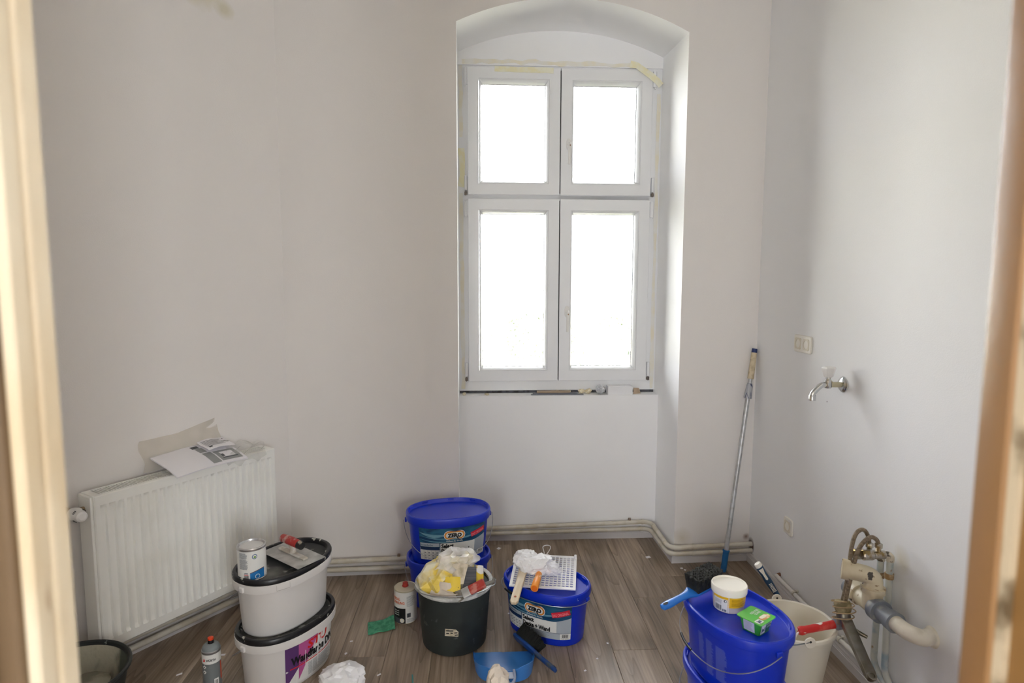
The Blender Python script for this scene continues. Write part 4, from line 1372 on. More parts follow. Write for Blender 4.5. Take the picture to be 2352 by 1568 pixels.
def oval_bucket(name, label, cat, loc, rz, a, b, mat, lid_mat, group=None, kind=None, bail_side=1, bail_drop=0.15, bail_rise=0.0, grip_at=None, rim_mat=None):
    r = thing(name, label, cat, loc, rz, group)
    if lid_mat is m_black:
        body = [(-0.036, 0.0), (-0.0315, 0.004), (body_off(0.012), 0.012), (body_off(0.150) - 0.002, 0.180), (-0.016, 0.184), (-0.001, 0.187), (0.0, 0.190), (0.001, 0.219), (-0.003, 0.221)]
    else:
        body = [(-0.034, 0.0), (-0.0295, 0.004), (body_off(0.012), 0.012), (body_off(0.183), 0.196), (-0.004, 0.199), (-0.003, 0.215), (-0.006, 0.216)]
    MB().offlathe(body, a, b).build('body', mat, r, angle=28)
    if lid_mat is m_black:       # black lid with a thick rounded rim and a grubby sunken disc
        lid = [(-0.004, 0.2195), (-0.001, 0.220), (0.0, 0.224), (0.0, 0.233), (-0.003, 0.239), (-0.009, 0.241), (-0.015, 0.239), (-0.018, 0.232), (-0.020, 0.223), (-0.024, 0.222)]
        lo = MB().offlathe(lid, a, b).build('lid', rim_mat or m_black, r, angle=40)
        MB().offlathe([(-0.026, 0.2222), (-0.026, 0.2232), (-0.030, 0.2236)], a, b, cap0=False).build('lid_disc', M('dusty_black_lid', (52, 54, 54), 0.7, c2=(118, 118, 112), scale=7, lo=0.42, hi=0.66, spots=[((150, 150, 146), 22, 0.62, 0.72)]), lo, angle=40)
    else:
        lid = [(-0.003, 0.207), (0.0005, 0.208), (0.0015, 0.212), (0.0015, 0.231), (-0.0005, 0.238), (-0.005, 0.241), (-0.009, 0.240), (-0.0115, 0.236), (-0.014, 0.226), (-0.017, 0.2225), (-0.022, 0.222)]
        lo = MB().offlathe(lid, a, b).build('lid', rim_mat or lid_mat, r, angle=32)
        tb = MB()
        for k in range(10):          # stacking tabs inside the rim
            t = 2 * pi * k / 10 + 0.2
            ux, uy = cos(t), sin(t)
            x = (a - 0.0135) * math.copysign(abs(ux) ** (2 / EO), ux)
            y = (b - 0.0135) * math.copysign(abs(uy) ** (2 / EO), uy)
            ang = atan2(y / (b * b), x / (a * a)) + pi / 2
            tb.box((0, 0, 0.0), (0.030, 0.004, 0.006), mat=T(x, y, 0.2345, rz=ang))
        tbo = tb.build('rim_tabs', lid_mat, lo)
        tbo['kind'] = 'stuff'
    for s_ in (-1, 1):
        MB().box((s_ * (a + 0.002), 0, 0.200), (0.010, 0.022, 0.020)).build('handle_lug', mat, r, bevel=0.003)
    pts = bail(a, b, bail_side, bail_drop, 0.200, 0.012, bail_rise)
    ho = MB().tube(pts, 0.0016, 8).build('wire_handle', m_wire, r)
    if grip_at is not None:
        i0 = grip_at
        MB().tube(pts[i0:i0 + 5], 0.0046, 10).build('handle_grip', m_black, ho)
    return r
PITCH_B = 0.2225
# back stack, left of the window
oval_bucket('paint_bucket', 'lower blue oval paint bucket of the stack by the window wall', 'bucket', (-0.309, 2.929, 0), radians(13), 0.205, 0.145, m_blue, m_blue, 'blue paint buckets', bail_side=1, bail_drop=0.13)
bk = oval_bucket('paint_bucket', 'upper blue oval paint bucket with ZERO label by the window wall', 'bucket', (-0.309, 2.929, PITCH_B + 0.0005), radians(13), 0.205, 0.145, m_blue, m_blue, 'blue paint buckets', bail_side=1, bail_drop=0.155)
blue_label(bk, 0.205, 0.145)
# single one in the middle
bk = oval_bucket('paint_bucket', 'single blue oval paint bucket carrying a white grid and brushes', 'bucket', (0.159, 2.662, 0), radians(-33), 0.203, 0.142, m_blue, m_blue_s, 'blue paint buckets', bail_side=1, bail_drop=0.0, bail_rise=0.004, grip_at=19)
blue_label(bk, 0.203, 0.142)
# right stack
oval_bucket('paint_bucket', 'lower blue paint bucket of the stack at the bottom right', 'bucket', (0.768, 2.005, 0), radians(-76), 0.205, 0.145, m_blue, m_blue, 'blue paint buckets', bail_side=1, bail_drop=0.12)
bk = oval_bucket('paint_bucket', 'upper blue paint bucket at the bottom right with tubs on its lid', 'bucket', (0.768, 2.005, PITCH_B + 0.0005), radians(-72), 0.205, 0.145, m_blue, m_blue, 'blue paint buckets', bail_side=1, bail_drop=0.095, grip_at=17)
back_print(bk, 0.205, 0.145, 0.06)
# white stack
m_wb = M('white_bucket_plastic', (228, 226, 224), 0.42)
m_rimd = M('splashed_black_rim', (20, 21, 24), 0.36, spots=[((186, 186, 176), 34, 0.635, 0.65)])
ZW = 0.2225
W0, WA = (-0.915, 2.385), radians(64)
wlow = oval_bucket('white_bucket', 'lower white oval paint bucket with purple label, black lid', 'bucket', (W0[0] + 0.012, W0[1] - 0.02, 0), WA - 0.05, 0.206, 0.148, m_wb, m_black, 'white paint buckets', bail_side=-1, bail_drop=0.12, rim_mat=m_rimd)
wup = oval_bucket('white_bucket', 'upper plain white oval paint bucket with paint-splashed black lid', 'bucket', (W0[0], W0[1], ZW + 0.0015), WA, 0.206, 0.148, m_wb, m_black, 'white paint buckets', bail_side=-1, bail_drop=0.12, rim_mat=m_rimd)
tab = Decal(oval_map(0.206, 0.148, EO, lambda z: 0.001, 0.190, front=pi + 0.95))
m_line = M('moulded_line', (150, 148, 146), 0.5)
for (u0, v0, u1, v1) in ((-0.02, 0.003, 0.03, 0.004), (-0.02, 0.003, -0.0192, 0.024), (0.0292, 0.003, 0.03, 0.024)):
    tab.rect(u0, v0, u1, v1, m_line, 1)
tab.build('tear_tab', wup)
# purple wall-paint label, facing right
m_pur = M('label_purple', (92, 56, 112), 0.4, spots=[((220, 214, 220), 40, 0.72, 0.74)])
m_mag = M('label_magenta', (184, 88, 150), 0.4, spots=[((226, 220, 226), 40, 0.74, 0.76)])
m_lred = M('label_red', (214, 34, 30), 0.4)
f = oval_map(0.186, 0.128, EO, lambda z: -0.0283 + (z - 0.012) / 0.168 * 0.0105 + 0.0208, 0.018, front=-pi / 2)
d = Decal(f)
LW, LH = 0.30, 0.160
u0 = -0.112
d.rect(u0, 0, u0 + LW, LH, m_lwhite, 1, nv=2)
d.band([(u0 + k * 0.011, LH) for k in range(6)], [(u0 + k * 0.011, 0.0124 * k) for k in range(6)], m_pur, 2)
d.band([(u0 + 0.055 + k * 0.0135, LH) for k in range(8)], [(u0 + 0.055 + k * 0.0135, 0.010 + k * 0.0205) for k in range(8)], m_mag, 2)
d.rect(u0 + 0.018, 0.066, u0 + 0.26, 0.070, m_lred, 4)
d.text('Wandfarbe DIN', u0 + 0.022, 0.082, 0.030, m_ink, 0.235, 5, bold=0.05)
d.text('STU', u0 + 0.095, 0.120, 0.030, m_lred, 0.105, 5, bold=0.03, shear=0.15)
d.rect(u0 + 0.05, 0.075, u0 + 0.17, 0.0765, m_ink, 5)
d.lines(u0 + 0.100, 0.006, 0.16, 0.054, 11, m_inkg, 4, 9, 0.3)
m_drip = M('white_paint_drip', (240, 240, 240), 0.3)
for (uu, v0, v1, w) in ((0.150, 0.02, 0.150, 0.007), (0.168, 0.05, 0.155, 0.005), (0.085, 0.03, 0.12, 0.003), (0.045, 0.0, 0.04, 0.004), (0.120, 0.0, 0.06, 0.003)):
    d.band([(u0 + uu - w / 2, v1), (u0 + uu + w / 2, v1)], [(u0 + uu - w / 4, v0), (u0 + uu + w / 4, v0)], m_drip, 7)
d.build('label', wlow)

# ------------------------------------------------------------------ tin and smoothing trowel on the white bucket lid
ZL = ZW + 0.0015 + 0.2236
tin = thing('paint_tin', 'small white paint tin with blue wave label on the white bucket', 'tin', (-0.990, 2.262, ZL + 0.0005), radians(10))
MB().lathe([(0.0515, 0), (0.0525, 0.002), (0.0525, 0.004), (0.0510, 0.006), (0.0510, 0.118), (0.0525, 0.120), (0.0530, 0.124), (0.0515, 0.127), (0.047, 0.127), (0.0455, 0.122), (0.044, 0.1195), (0.020, 0.1190)], 36).build('can', [M('tin_metal', (206, 206, 208), 0.25, metal=0.8)], tin, angle=30)
MB().lathe([(0.0435, 0.1192), (0.0435, 0.1204), (0.041, 0.1208)], 36).build('tin_lid', M('white_paint_film', (236, 236, 236), 0.35), tin, angle=30)
lb = MB().lathe([(0.0513, 0.008), (0.0513, 0.116)], 36, cap0=False, cap1=False)
lb.build('paper_label', m_lwhite, tin)
d = Decal(oval_map(0.0515, 0.0515, 2.0, lambda z: 0.0, 0.008))
m_lb1, m_lb2 = M('label_wave_blue', (28, 112, 178), 0.4), M('label_wave_dark', (96, 50, 66), 0.4)
d.lines(-0.036, 0.082, 0.036, 0.022, 7, m_inkg, 2, 3, 0.5)
d.lines(-0.036, 0.040, 0.034, 0.040, 13, m_inkg, 2, 5, 0.5)
d.disc(0.022, 0.088, 0.0095, M('seal_blue', (66, 106, 150), 0.5), 2)
d.disc(0.022, 0.088, 0.0070, m_lwhite, 3)
d.disc(0.0225, 0.0865, 0.0042, M('seal_green', (120, 160, 86), 0.5), 4)
d.band([(0.004 + k * 0.006, 0.024 + 0.010 * sin(k / 9 * pi / 2)) for k in range(10)], [(0.004 + k * 0.006, 0.0) for k in range(10)], m_lb1, 2)
d.band([(0.004 + k * 0.006, 0.0265 + 0.0105 * sin(k / 9 * pi / 2)) for k in range(10)], [(0.004 + k * 0.006, 0.0245 + 0.010 * sin(k / 9 * pi / 2)) for k in range(10)], m_lb2, 2)
d.rect(-0.040, 0.0, 0.004, 0.003, m_lb1, 2)
d.barcode(-0.018, 0.005, 0.017, 0.012, m_ink, 2, 10, 8)
d.rect(-0.018, 0.0185, -0.002, 0.0205, m_lred, 2)
d.text('6990', -0.017, 0.023, 0.0045, m_lblue, 0.014, 2, bold=0.02)
d.disc(0.030, 0.010, 0.009, m_lwhite, 3)
d.disc(0.030, 0.010, 0.007, m_lb1, 4)
d.build('label_print', tin)

tr = thing('smoothing_trowel', 'plaster-smeared steel smoothing trowel with red handle on the white bucket', 'trowel', (-0.885, 2.405, ZL + 0.0195), radians(20), rot=(radians(2), radians(-1), radians(-38)))
m_steel = M('plastered_steel', (168, 168, 166), 0.5, metal=0.25, c2=(204, 204, 202), scale=14, lo=0.42, hi=0.62)
MB().box((0, 0, 0), (0.26, 0.125, 0.0018)).build('blade', m_steel, tr)
m_plast = M('plaster_crust', (188, 180, 166), 0.9, c2=(214, 210, 202), scale=30, bump=0.4, bscale=120)
MB().prism([(-0.09, -0.011), (0.09, -0.011), (0.09, 0.011), (-0.09, 0.011)], 0.001, 0.010).build('spine', m_plast, tr, bevel=0.003)
MB().tube([(0.0, 0, 0.008), (0.0, 0, 0.030), (-0.012, 0, 0.042)], [0.013, 0.011, 0.010], 12).build('neck', m_plast, tr)
MB().tube([(-0.070, 0, 0.054), (-0.065, 0, 0.054), (0.0, 0, 0.056), (0.048, 0, 0.054)], [0.013, 0.0165, 0.0175, 0.0165], 18).build('handle', M('plastered_red_grip', (178, 44, 40), 0.5, c2=(206, 176, 168), scale=26, lo=0.5, hi=0.62), tr)
MB().tube([(0.048, 0, 0.054), (0.068, 0, 0.053)], [0.0168, 0.0150], 18).build('handle_cap', M('worn_black_cap', (34, 34, 34), 0.5, c2=(170, 160, 140), scale=40, lo=0.56, hi=0.62), tr)

# ------------------------------------------------------------------ grey mortar bucket full of rubbish
m_mb = M('mortar_bucket_rubber', (44, 50, 48), 0.6, c2=(30, 35, 34), scale=6, spots=[((120, 128, 124), 16, 0.66, 0.78), ((150, 160, 150), 60, 0.76, 0.78)])
m_mi = M('dried_plaster_inside', (176, 172, 160), 0.9, c2=(96, 90, 74), scale=14, lo=0.45, hi=0.62)
BX, BY, BH, BR = -0.250, 2.580, 0.272, 0.165
pbk = thing('mortar_bucket', 'black mortar bucket with plaster-crusted rim, full of rubbish', 'bucket', (BX, BY, 0), radians(10))
MB().lathe([(0.128, 0), (0.138, 0.008), (0.141, 0.03), (BR - 0.008, BH - 0.03), (BR - 0.006, BH - 0.012)], 48).build('body', m_mb, pbk, angle=30)
MB().lathe([(0.10, 0.12), (BR - 0.022, 0.13), (BR - 0.012, BH - 0.004)], 48, cap1=False).build('inner_wall', m_mi, pbk, angle=30)
MB().lathe([(BR - 0.012, BH - 0.012), (BR, BH - 0.014), (BR + 0.005, BH - 0.006), (BR + 0.004, BH + 0.001), (BR - 0.002, BH + 0.003), (BR - 0.013, BH - 0.001)], 48, cap0=False, cap1=False).build('rim', M('plastered_rim', (214, 216, 214), 0.6, c2=(170, 172, 170), scale=18), pbk, angle=50)
hp = []
for k in range(33):
    t = pi * k / 32
    hp.append(((BR + 0.006) * cos(t) * (1.06 if k < 5 else 1), -0.158 * sin(t) - 0.006, BH - 0.012 + 0.022 * sin(t) + (0.016 if k == 2 else 0)))
ho = MB().tube(smooth_path(hp, 1), 0.0024, 8).build('wire_handle', m_wire, pbk)
for s_ in (-1, 1):
    MB().tube([(s_ * (BR + 0.002), -0.006 + 0.011 * cos(a), BH - 0.014 + 0.014 * sin(a)) for a in [2 * pi * k / 14 for k in range(14)]], 0.0028, 8, closed=True).build('handle_ring', m_wire, pbk)
d = Decal(oval_map(0.150, 0.150, 2.0, lambda z: -0.0055 + (z - 0.03) * 0.076, 0.10))
m_stk = M('torn_sticker', (216, 208, 188), 0.7, c2=(190, 178, 150), scale=60)
d.poly([(-0.052, 0.004), (0.004, 0.0), (0.005, 0.022), (-0.006, 0.034), (-0.050, 0.037)], m_stk, 1)
for k, (u, v, w_) in enumerate(((-0.046, 0.026, 0.03), (-0.046, 0.014, 0.012), (-0.028, 0.015, 0.010), (-0.012, 0.016, 0.012), (-0.010, 0.006, 0.012))):
    d.rect(u, v, u + w_, v + 0.005, m_ink, 2)
d.build('sticker', pbk)

m_yel = M('yellow_packaging', (240, 212, 96), 0.4, c2=(246, 240, 214), scale=11, lo=0.44, hi=0.60, dist=1.0)
m_yel2 = M('pale_yellow_card', (246, 232, 150), 0.6)
m_bag = M('white_plastic_bag', (240, 240, 242), 0.3)
tag(crumple('plastic_bag', m_yel, (0.100, 0.088, 0.072), None, (BX - 0.030, BY - 0.010, 0.190), 0.4, 3, 3, 0.25, 2.6, 0.22, angle=8),
    'crumpled yellow plastic packaging bulging out of the mortar bucket', 'packaging')
tag(crumple('plastic_bag', film_mat('frosted_film', (244, 244, 248), 0.55), (0.082, 0.056, 0.040), None, (BX + 0.012, BY + 0.012, 0.300), 0.5, 12, 3, 0.30, 2.8, 0.30, angle=8),
    'crumpled frosted plastic wrap on top of the yellow packaging', 'plastic wrap')
def sheet(name, label, cat, mat, pts, thick=0.0015, bend=0.01, n=8):
    P = [Vector(p) for p in pts]
    nn = (P[1] - P[0]).cross(P[3] - P[0]).normalized()
    def fn(u, v):
        p = P[0].lerp(P[1], u).lerp(P[3].lerp(P[2], u), v)
        return p + nn * (bend * sin(pi * u) * (0.5 + v) + bend * 0.4 * noise.noise((u * 4, v * 4, len(label))))
    return tag(MB().grid(fn, n, n, thick=thick).build(name, mat), label, cat)
def B0(x, y, z): return (BX + x, BY + y, z)
sheet('yellow_card', 'folded pale yellow card sticking up at the left of the bucket rubbish', 'card', m_yel2, [B0(-0.084, 0.015, 0.290), B0(-0.024, 0.015, 0.300), B0(-0.013, 0.04, 0.372), B0(-0.080, 0.04, 0.360)], 0.010, 0.010)
sheet('yellow_card', 'pale yellow card corner sticking up behind the plastic wrap', 'card', m_yel2, [B0(0.030, 0.055, 0.29), B0(0.084, 0.055, 0.29), B0(0.079, 0.08, 0.369), B0(0.046, 0.08, 0.371)], 0.004, 0.006)
sheet('paper_scrap', 'cream paper sheet drooping at the front of the bucket rubbish', 'paper', M('cream_paper', (226, 214, 198), 0.8), [B0(-0.096, -0.108, 0.262), B0(0.020, -0.140, 0.255), B0(-0.004, -0.118, 0.318), B0(-0.067, -0.088, 0.312)], 0.0012, 0.010)
sheet('paper_scrap', 'folded cream paper strip tucked against the front rim of the mortar bucket', 'paper', M('cream_paper', (226, 214, 198), 0.8), [B0(-0.066, -0.122, 0.240), B0(0.030, -0.142, 0.232), B0(0.037, -0.143, 0.283), B0(-0.038, -0.130, 0.296)], 0.0012, 0.008)
sheet('packet', 'yellow printed packet lying across the middle of the bucket rubbish', 'packet', M('yellow_printed_packet', (238, 206, 62), 0.5, spots=[((40, 40, 40), 60, 0.70, 0.72)]), [B0(-0.033, -0.124, 0.292), B0(0.040, -0.134, 0.280), B0(0.036, -0.098, 0.335), B0(-0.026, -0.098, 0.336)], 0.003, 0.006)
sheet('sanding_sheet', 'grey ribbed sanding sheet standing in the bucket rubbish', 'sandpaper', M('grey_abrasive', (98, 100, 106), 0.8, c2=(80, 82, 88), scale=60, stretch=(0.05, 0.05, 5)), [B0(0.038, -0.120, 0.262), B0(0.102, -0.110, 0.275), B0(0.101, -0.056, 0.360), B0(0.060, -0.056, 0.356)], 0.003, 0.003)
sheet('packet', 'white and yellow printed packet at the right of the bucket rubbish', 'packet', M('white_yellow_packet', (242, 240, 234), 0.5, c2=(240, 208, 60), scale=22, lo=0.5, hi=0.54), [B0(0.100, -0.095, 0.262), B0(0.132, -0.065, 0.262), B0(0.128, 0.0, 0.336), B0(0.098, -0.022, 0.350)], 0.003, 0.004)
sheet('rag', 'dirty white rag hanging over the middle of the bucket rubbish', 'rag', M('dirty_rag', (220, 210, 190), 0.9, c2=(176, 164, 138), scale=20), [B0(0.004, -0.112, 0.298), B0(0.050, -0.112, 0.312), B0(0.066, -0.045, 0.366), B0(-0.004, -0.045, 0.362)], 0.004, 0.012)
pk = thing('putty_knife', 'putty knife with red handle lying across the bucket rubbish', 'putty knife', B0(0.052, -0.146, 0.286), 0, rot=(radians(35), radians(-22), radians(14)))
MB().add([(-0.030, -0.026, 0), (0.0, -0.020, 0), (0.0, 0.020, 0), (-0.030, 0.026, 0), (-0.030, -0.026, 0.0015), (0.0, -0.020, 0.0015), (0.0, 0.020, 0.0015), (-0.030, 0.026, 0.0015)],
         [(3, 2, 1, 0), (4, 5, 6, 7), (0, 1, 5, 4), (1, 2, 6, 5), (2, 3, 7, 6), (3, 0, 4, 7)]).build('blade', M('dull_steel', (150, 146, 138), 0.5, metal=0.5, c2=(120, 112, 100), scale=30), pk)
MB().box((0.012, 0, 0.001), (0.034, 0.042, 0.012)).build('ferrule', m_steel, pk, bevel=0.003)
MB().box((0.062, 0, 0.001), (0.072, 0.040, 0.018)).build('handle', M('worn_red_handle', (166, 52, 44), 0.5, c2=(190, 120, 110), scale=30, lo=0.55, hi=0.65), pk, bevel=0.006)
MB().tube([(0.098, -0.008, 0.002), (0.130, -0.012, 0.0), (0.140, 0.0, 0.0)], [0.009, 0.008, 0.006], 10).build('hanging_end', M('grey_tip', (120, 118, 112), 0.5), pk)

# ------------------------------------------------------------------ thinner can, green pad, spray can, mortar tub
tc_ = thing('thinner_can', 'small white thinner can with orange lettering and red cap on the floor', 'can', (-0.493, 2.745, 0), 0.0)
MB().lathe([(0.0495, 0), (0.051, 0.002), (0.051, 0.153), (0.0515, 0.156), (0.050, 0.158), (0.047, 0.156), (0.014, 0.159)], 36).build('can', M('beige_tin', (206, 198, 174), 0.4, metal=0.2), tc_, angle=30)
MB().lathe([(0.013, 0.158), (0.015, 0.160), (0.015, 0.163), (0.0125, 0.163), (0.0125, 0.176), (0.011, 0.177)], 16).build('cap', M('red_cap', (170, 54, 46), 0.5), tc_, angle=30)
MB().lathe([(0.0514, 0.004), (0.0514, 0.150)], 36, cap0=False, cap1=False).build('paper_label', m_lwhite, tc_)
d = Decal(oval_map(0.0516, 0.0516, 2.0, lambda z: 0.0, 0.004))
d.rect(-0.10, 0.0, 0.008, 0.072, m_ink, 2)
m_orl = M('label_orange', (226, 106, 40), 0.4)
d.text('UNIVERSAL', -0.082, 0.110, 0.0125, m_orl, 0.066, 3, bold=0.02)
d.text('VERDÜNNUNG', -0.090, 0.092, 0.0125, m_orl, 0.094, 3, bold=0.02)
for k in range(3):
    d.rect(-0.050, 0.058 - k * 0.010, -0.022, 0.061 - k * 0.010, m_lwhite, 3)
d.rect(-0.10, 0.0, -0.012, 0.026, M('label_dark_grey', (70, 72, 78), 0.5), 3)
d.disc(-0.008, 0.015, 0.0105, m_lwhite, 5)
d.disc(-0.008, 0.015, 0.0075, M('seal_cream', (226, 214, 150), 0.5), 6)
d.disc(-0.008, 0.015, 0.0060, m_lwhite, 7)
d.rect(0.014, 0.028, 0.032, 0.048, m_inkg, 2)
d.barcode(0.015, 0.029, 0.016, 0.018, m_ink, 3, 8, 3)
d.lines(0.014, 0.080, 0.044, 0.050, 10, m_inkg, 2, 4, 0.25)
d.lines(0.014, 0.004, 0.040, 0.018, 5, m_inkg, 2, 6, 0.3)
d.build('label_print', tc_)

def pad(u, v):
    x, y = -0.060 + 0.12 * u + 0.012 * v, -0.044 + 0.088 * v
    return (x, y, 0.006 + 0.010 * max(0, (u - 0.55)) * v * 3 + 0.004 * noise.noise((u * 4, v * 4, 9)) + 0.004)
gp = tag(MB().grid(pad, 14, 12, thick=0.007).build('scouring_pad', M('green_scouring_pad', (84, 164, 128), 0.95, c2=(64, 140, 106), scale=60, bump=0.5, bscale=400), loc=(-0.597, 2.668, 0), rot=(0, 0, radians(22))),
         'green scouring pad lying on the floor', 'scouring pad')

sc = thing('spray_can', 'grey spray can with orange nozzle standing in front of the white buckets', 'spray can', (-1.128, 2.195, 0), radians(30))
m_sg = M('grey_can_print', (116, 122, 124), 0.4, c2=(100, 106, 108), scale=12)
MB().lathe([(0.030, 0), (0.0325, 0.004), (0.0325, 0.190), (0.0322, 0.192)], 32).build('can', m_sg, sc, angle=30)
MB().lathe([(0.0329, 0.152), (0.0329, 0.188)], 32, cap0=False, cap1=False).build('white_band', m_lwhite, sc)
MB().lathe([(0.0325, 0.189), (0.0335, 0.192), (0.0335, 0.196), (0.031, 0.199)], 32).build('steel_rim', m_wire, sc, angle=30)
MB().lathe([(0.031, 0.197), (0.0312, 0.203), (0.027, 0.212), (0.014, 0.220), (0.0115, 0.219)], 32).build('shoulder', M('grey_shoulder', (128, 136, 138), 0.45), sc, angle=40)
nz_ = MB().lathe([(0.0108, 0.218), (0.0105, 0.232)], 20).build('nozzle', m_black, sc)
MB().lathe([(0.0104, 0.232), (0.0102, 0.240), (0.008, 0.2415)], 20).build('orange_button', M('orange_button', (226, 72, 34), 0.45), sc)
d = Decal(oval_map(0.0331, 0.0331, 2.0, lambda z: 0.0, 0.0))
d.text('WÜRTH', -0.022, 0.163, 0.0085, m_ink, 0.034, 2, bold=0.03)
d.rect(-0.034, 0.162, -0.026, 0.172, m_lred, 2, nu=1)
d.rect(-0.0335, 0.168, -0.0305, 0.1715, m_lwhite, 3, nu=1)
for v in (0.136, 0.116):
    d.rect(-0.034, v, -0.023, v + 0.011, m_lwhite, 2, rot=pi / 4)
    d.rect(-0.0310, v + 0.0035, -0.0265, v + 0.0075, m_ink, 3, rot=pi / 4)
d.rect(0.004, 0.055, 0.020, 0.092, m_lwhite, 2)
for k in range(7):
    d.rect(0.007, 0.060 + k * 0.004, 0.017, 0.062 + k * 0.004, m_ink, 3)
m_os = M('orange_strip', (216, 76, 34), 0.45)
d.rect(0.030, 0.08, 0.036, 0.15, m_os, 2)
d.build('label_print', sc)

tb_ = thing('mortar_tub', 'plaster-crusted black mortar tub at the lower left beside the radiator', 'bucket', (-1.545, 2.010, 0), 0.3)
m_tub = M('black_tub_rubber', (38, 42, 42), 0.5, spots=[((150, 156, 150), 30, 0.70, 0.74)])
MB().lathe([(0.145, 0), (0.150, 0.006), (0.190, 0.205), (0.198, 0.209), (0.202, 0.214), (0.201, 0.221), (0.196, 0.224), (0.189, 0.220), (0.186, 0.210), (0.164, 0.095)], 56, cap1=False).build('tub', m_tub, tb_, angle=40)
MB().lathe([(0.1845, 0.209), (0.1605, 0.092), (0.02, 0.087)], 56, cap0=False).build('plaster_crust', M('crusted_plaster', (84, 90, 80), 0.9, c2=(176, 172, 154), scale=9, lo=0.46, hi=0.6, stretch=(1, 1, 0.5), bump=0.6, bscale=40), tb_, angle=40)
tag(crumple('plaster_lump', M('dry_plaster', (150, 146, 130), 0.9, c2=(116, 112, 98), scale=10), (0.130, 0.125, 0.030), None, (-1.545, 2.005, 0.088), 0.2, 21, 4, 0.25, 2.6, 0.12),
    'dried lump of grey plaster in the bottom of the mortar tub', 'plaster')

# ------------------------------------------------------------------ on the middle bucket: paint grid, wrapped brush, small roller
ZC = 0.241
gr = thing('paint_grid', 'white plastic paint strainer grid on the middle blue bucket', 'paint grid', (0.150, 2.700, ZC + 0.012), radians(-4), rot=(radians(6.0), 0, radians(-7)))
nX, nY = 15, 14
GW, GH = 0.290, 0.265
def cells(n, w, border, hole):
    pit = (w - 2 * border) / n
    out = [-w / 2]
    for k in range(n):
        s_ = -w / 2 + border + k * pit
        out += [s_ + (pit - hole * pit) / 2, s_ + (pit + hole * pit) / 2]
    return out + [w / 2]
gxs, gys = cells(nX, GW, 0.010, 0.72), cells(nY, GH, 0.014, 0.66)
m_gridw = M('paint_coated_white', (238, 238, 240), 0.4)
MB().lattice(gxs, gys, lambda i, j: not (i % 2 == 1 and j % 2 == 1), 0, 0.005).build('mesh_panel', m_gridw, gr, smooth=False)
for s_ in (-1, 1):
    MB().box((s_ * (GW / 2 - 0.006), GH / 2 - 0.012, 0.006), (0.013, 0.020, 0.022)).build('hook', m_gridw, gr, bevel=0.003)
MB().tube(smooth_path([(-0.006, GH / 2 - 0.004, 0.004), (-0.016, GH / 2 + 0.030, 0.012), (-0.022, GH / 2 + 0.052, 0.018), (0.0, GH / 2 + 0.064, 0.02), (0.020, GH / 2 + 0.056, 0.018), (0.014, GH / 2 + 0.03, 0.012), (-0.002, GH / 2 - 0.004, 0.004)], 2), 0.0022, 8).build('hanging_loop', m_gridw, gr)

wbz = thing('paint_brush', 'wooden-handled paint brush wrapped in white plastic on the grid', 'paint brush', (0.040, 2.590, ZC + 0.028), 0, rot=(radians(8), 0, radians(-11)))
m_wood = M('pale_beech', (222, 208, 184), 0.55, c2=(206, 188, 158), scale=12, stretch=(4, 0.3, 1))
hw_ = [(-0.010, -0.165), (0.010, -0.165), (0.0175, -0.150), (0.0175, -0.05), (0.0175, 0.03), (0.020, 0.07), (0.026, 0.092), (-0.026, 0.092), (-0.020, 0.07), (-0.0175, 0.03), (-0.0175, -0.05), (-0.0175, -0.150)]
hm = MB()
hm.prism(hw_, -0.006, 0.006)
hob = hm.build('handle', m_wood, wbz, bevel=0.003)
MB().lathe([(0.005, 0.0), (0.005, 0.0008)], 14, mat=T(0, -0.126, 0.0062)).build('hanging_hole', M('reddish_hole', (150, 86, 60), 0.7), hob)
crumple('plastic_wrap', m_bag, (0.050, 0.058, 0.032), wbz, (0.006, 0.118, -0.022), 0.2, 5, 4, 0.28, 2.3, 0.20)
crumple('plastic_wrap', m_bag, (0.058, 0.042, 0.030), wbz, (0.066, 0.098, -0.020), 0.5, 8, 4, 0.30, 2.1, 0.22)
MB().tube([(0.004, 0.088, 0.0), (0.002, 0.100, 0.002)], [0.026, 0.030], 14).build('gathered_neck', m_bag, wbz)

rl = thing('mini_roller', 'small paint roller with orange handle, head wrapped in plastic, on the grid', 'paint roller', (0.108, 2.560, ZC + 0.031), 0, rot=(radians(3), 0, radians(-12)))
m_org = M('orange_handle', (240, 150, 50), 0.4, spots=[((244, 226, 200), 26, 0.62, 0.66)])
MB().tube([(0, -0.050, 0), (0, -0.047, 0), (0, 0.02, 0), (0, 0.072, 0)], [0.0150, 0.0170, 0.0155, 0.0135], 18).build('handle', m_org, rl)
MB().lathe([(0.0128, 0.0490), (0.0128, 0.0504)], 16, mat=RX90).build('end_disc', M('deep_orange', (226, 112, 22), 0.5), rl)
MB().tube([(0, 0.070, 0), (0, 0.080, 0)], 0.0138, 18).build('collar', m_white, rl)
MB().tube(smooth_path([(0, 0.078, 0), (0.002, 0.12, 0.002), (0.025, 0.135, 0.004)], 2), 0.0032, 8).build('frame_rod', m_wire, rl)
crumple('wrapped_head', film_mat('milky_film', (244, 244, 250), 0.78), (0.048, 0.034, 0.026), rl, (0.034, 0.125, -0.022), -0.5, 15, 4, 0.25, 2.2, 0.22)

# ------------------------------------------------------------------ dustpan, hand brush, scraps on the floor
m_pan = M('blue_dustpan_plastic', (62, 128, 206), 0.24)
dp = thing('dustpan', 'light blue plastic dustpan on the floor in front of the buckets', 'dustpan', (-0.034, 2.478, 0.0), radians(3))
def wall_h(u): return 0.052 + 0.026 * (1 - sin(pi * u)) - 0.012 * math.exp(-((u - 0.5) / 0.08) ** 2)
pf = MB()
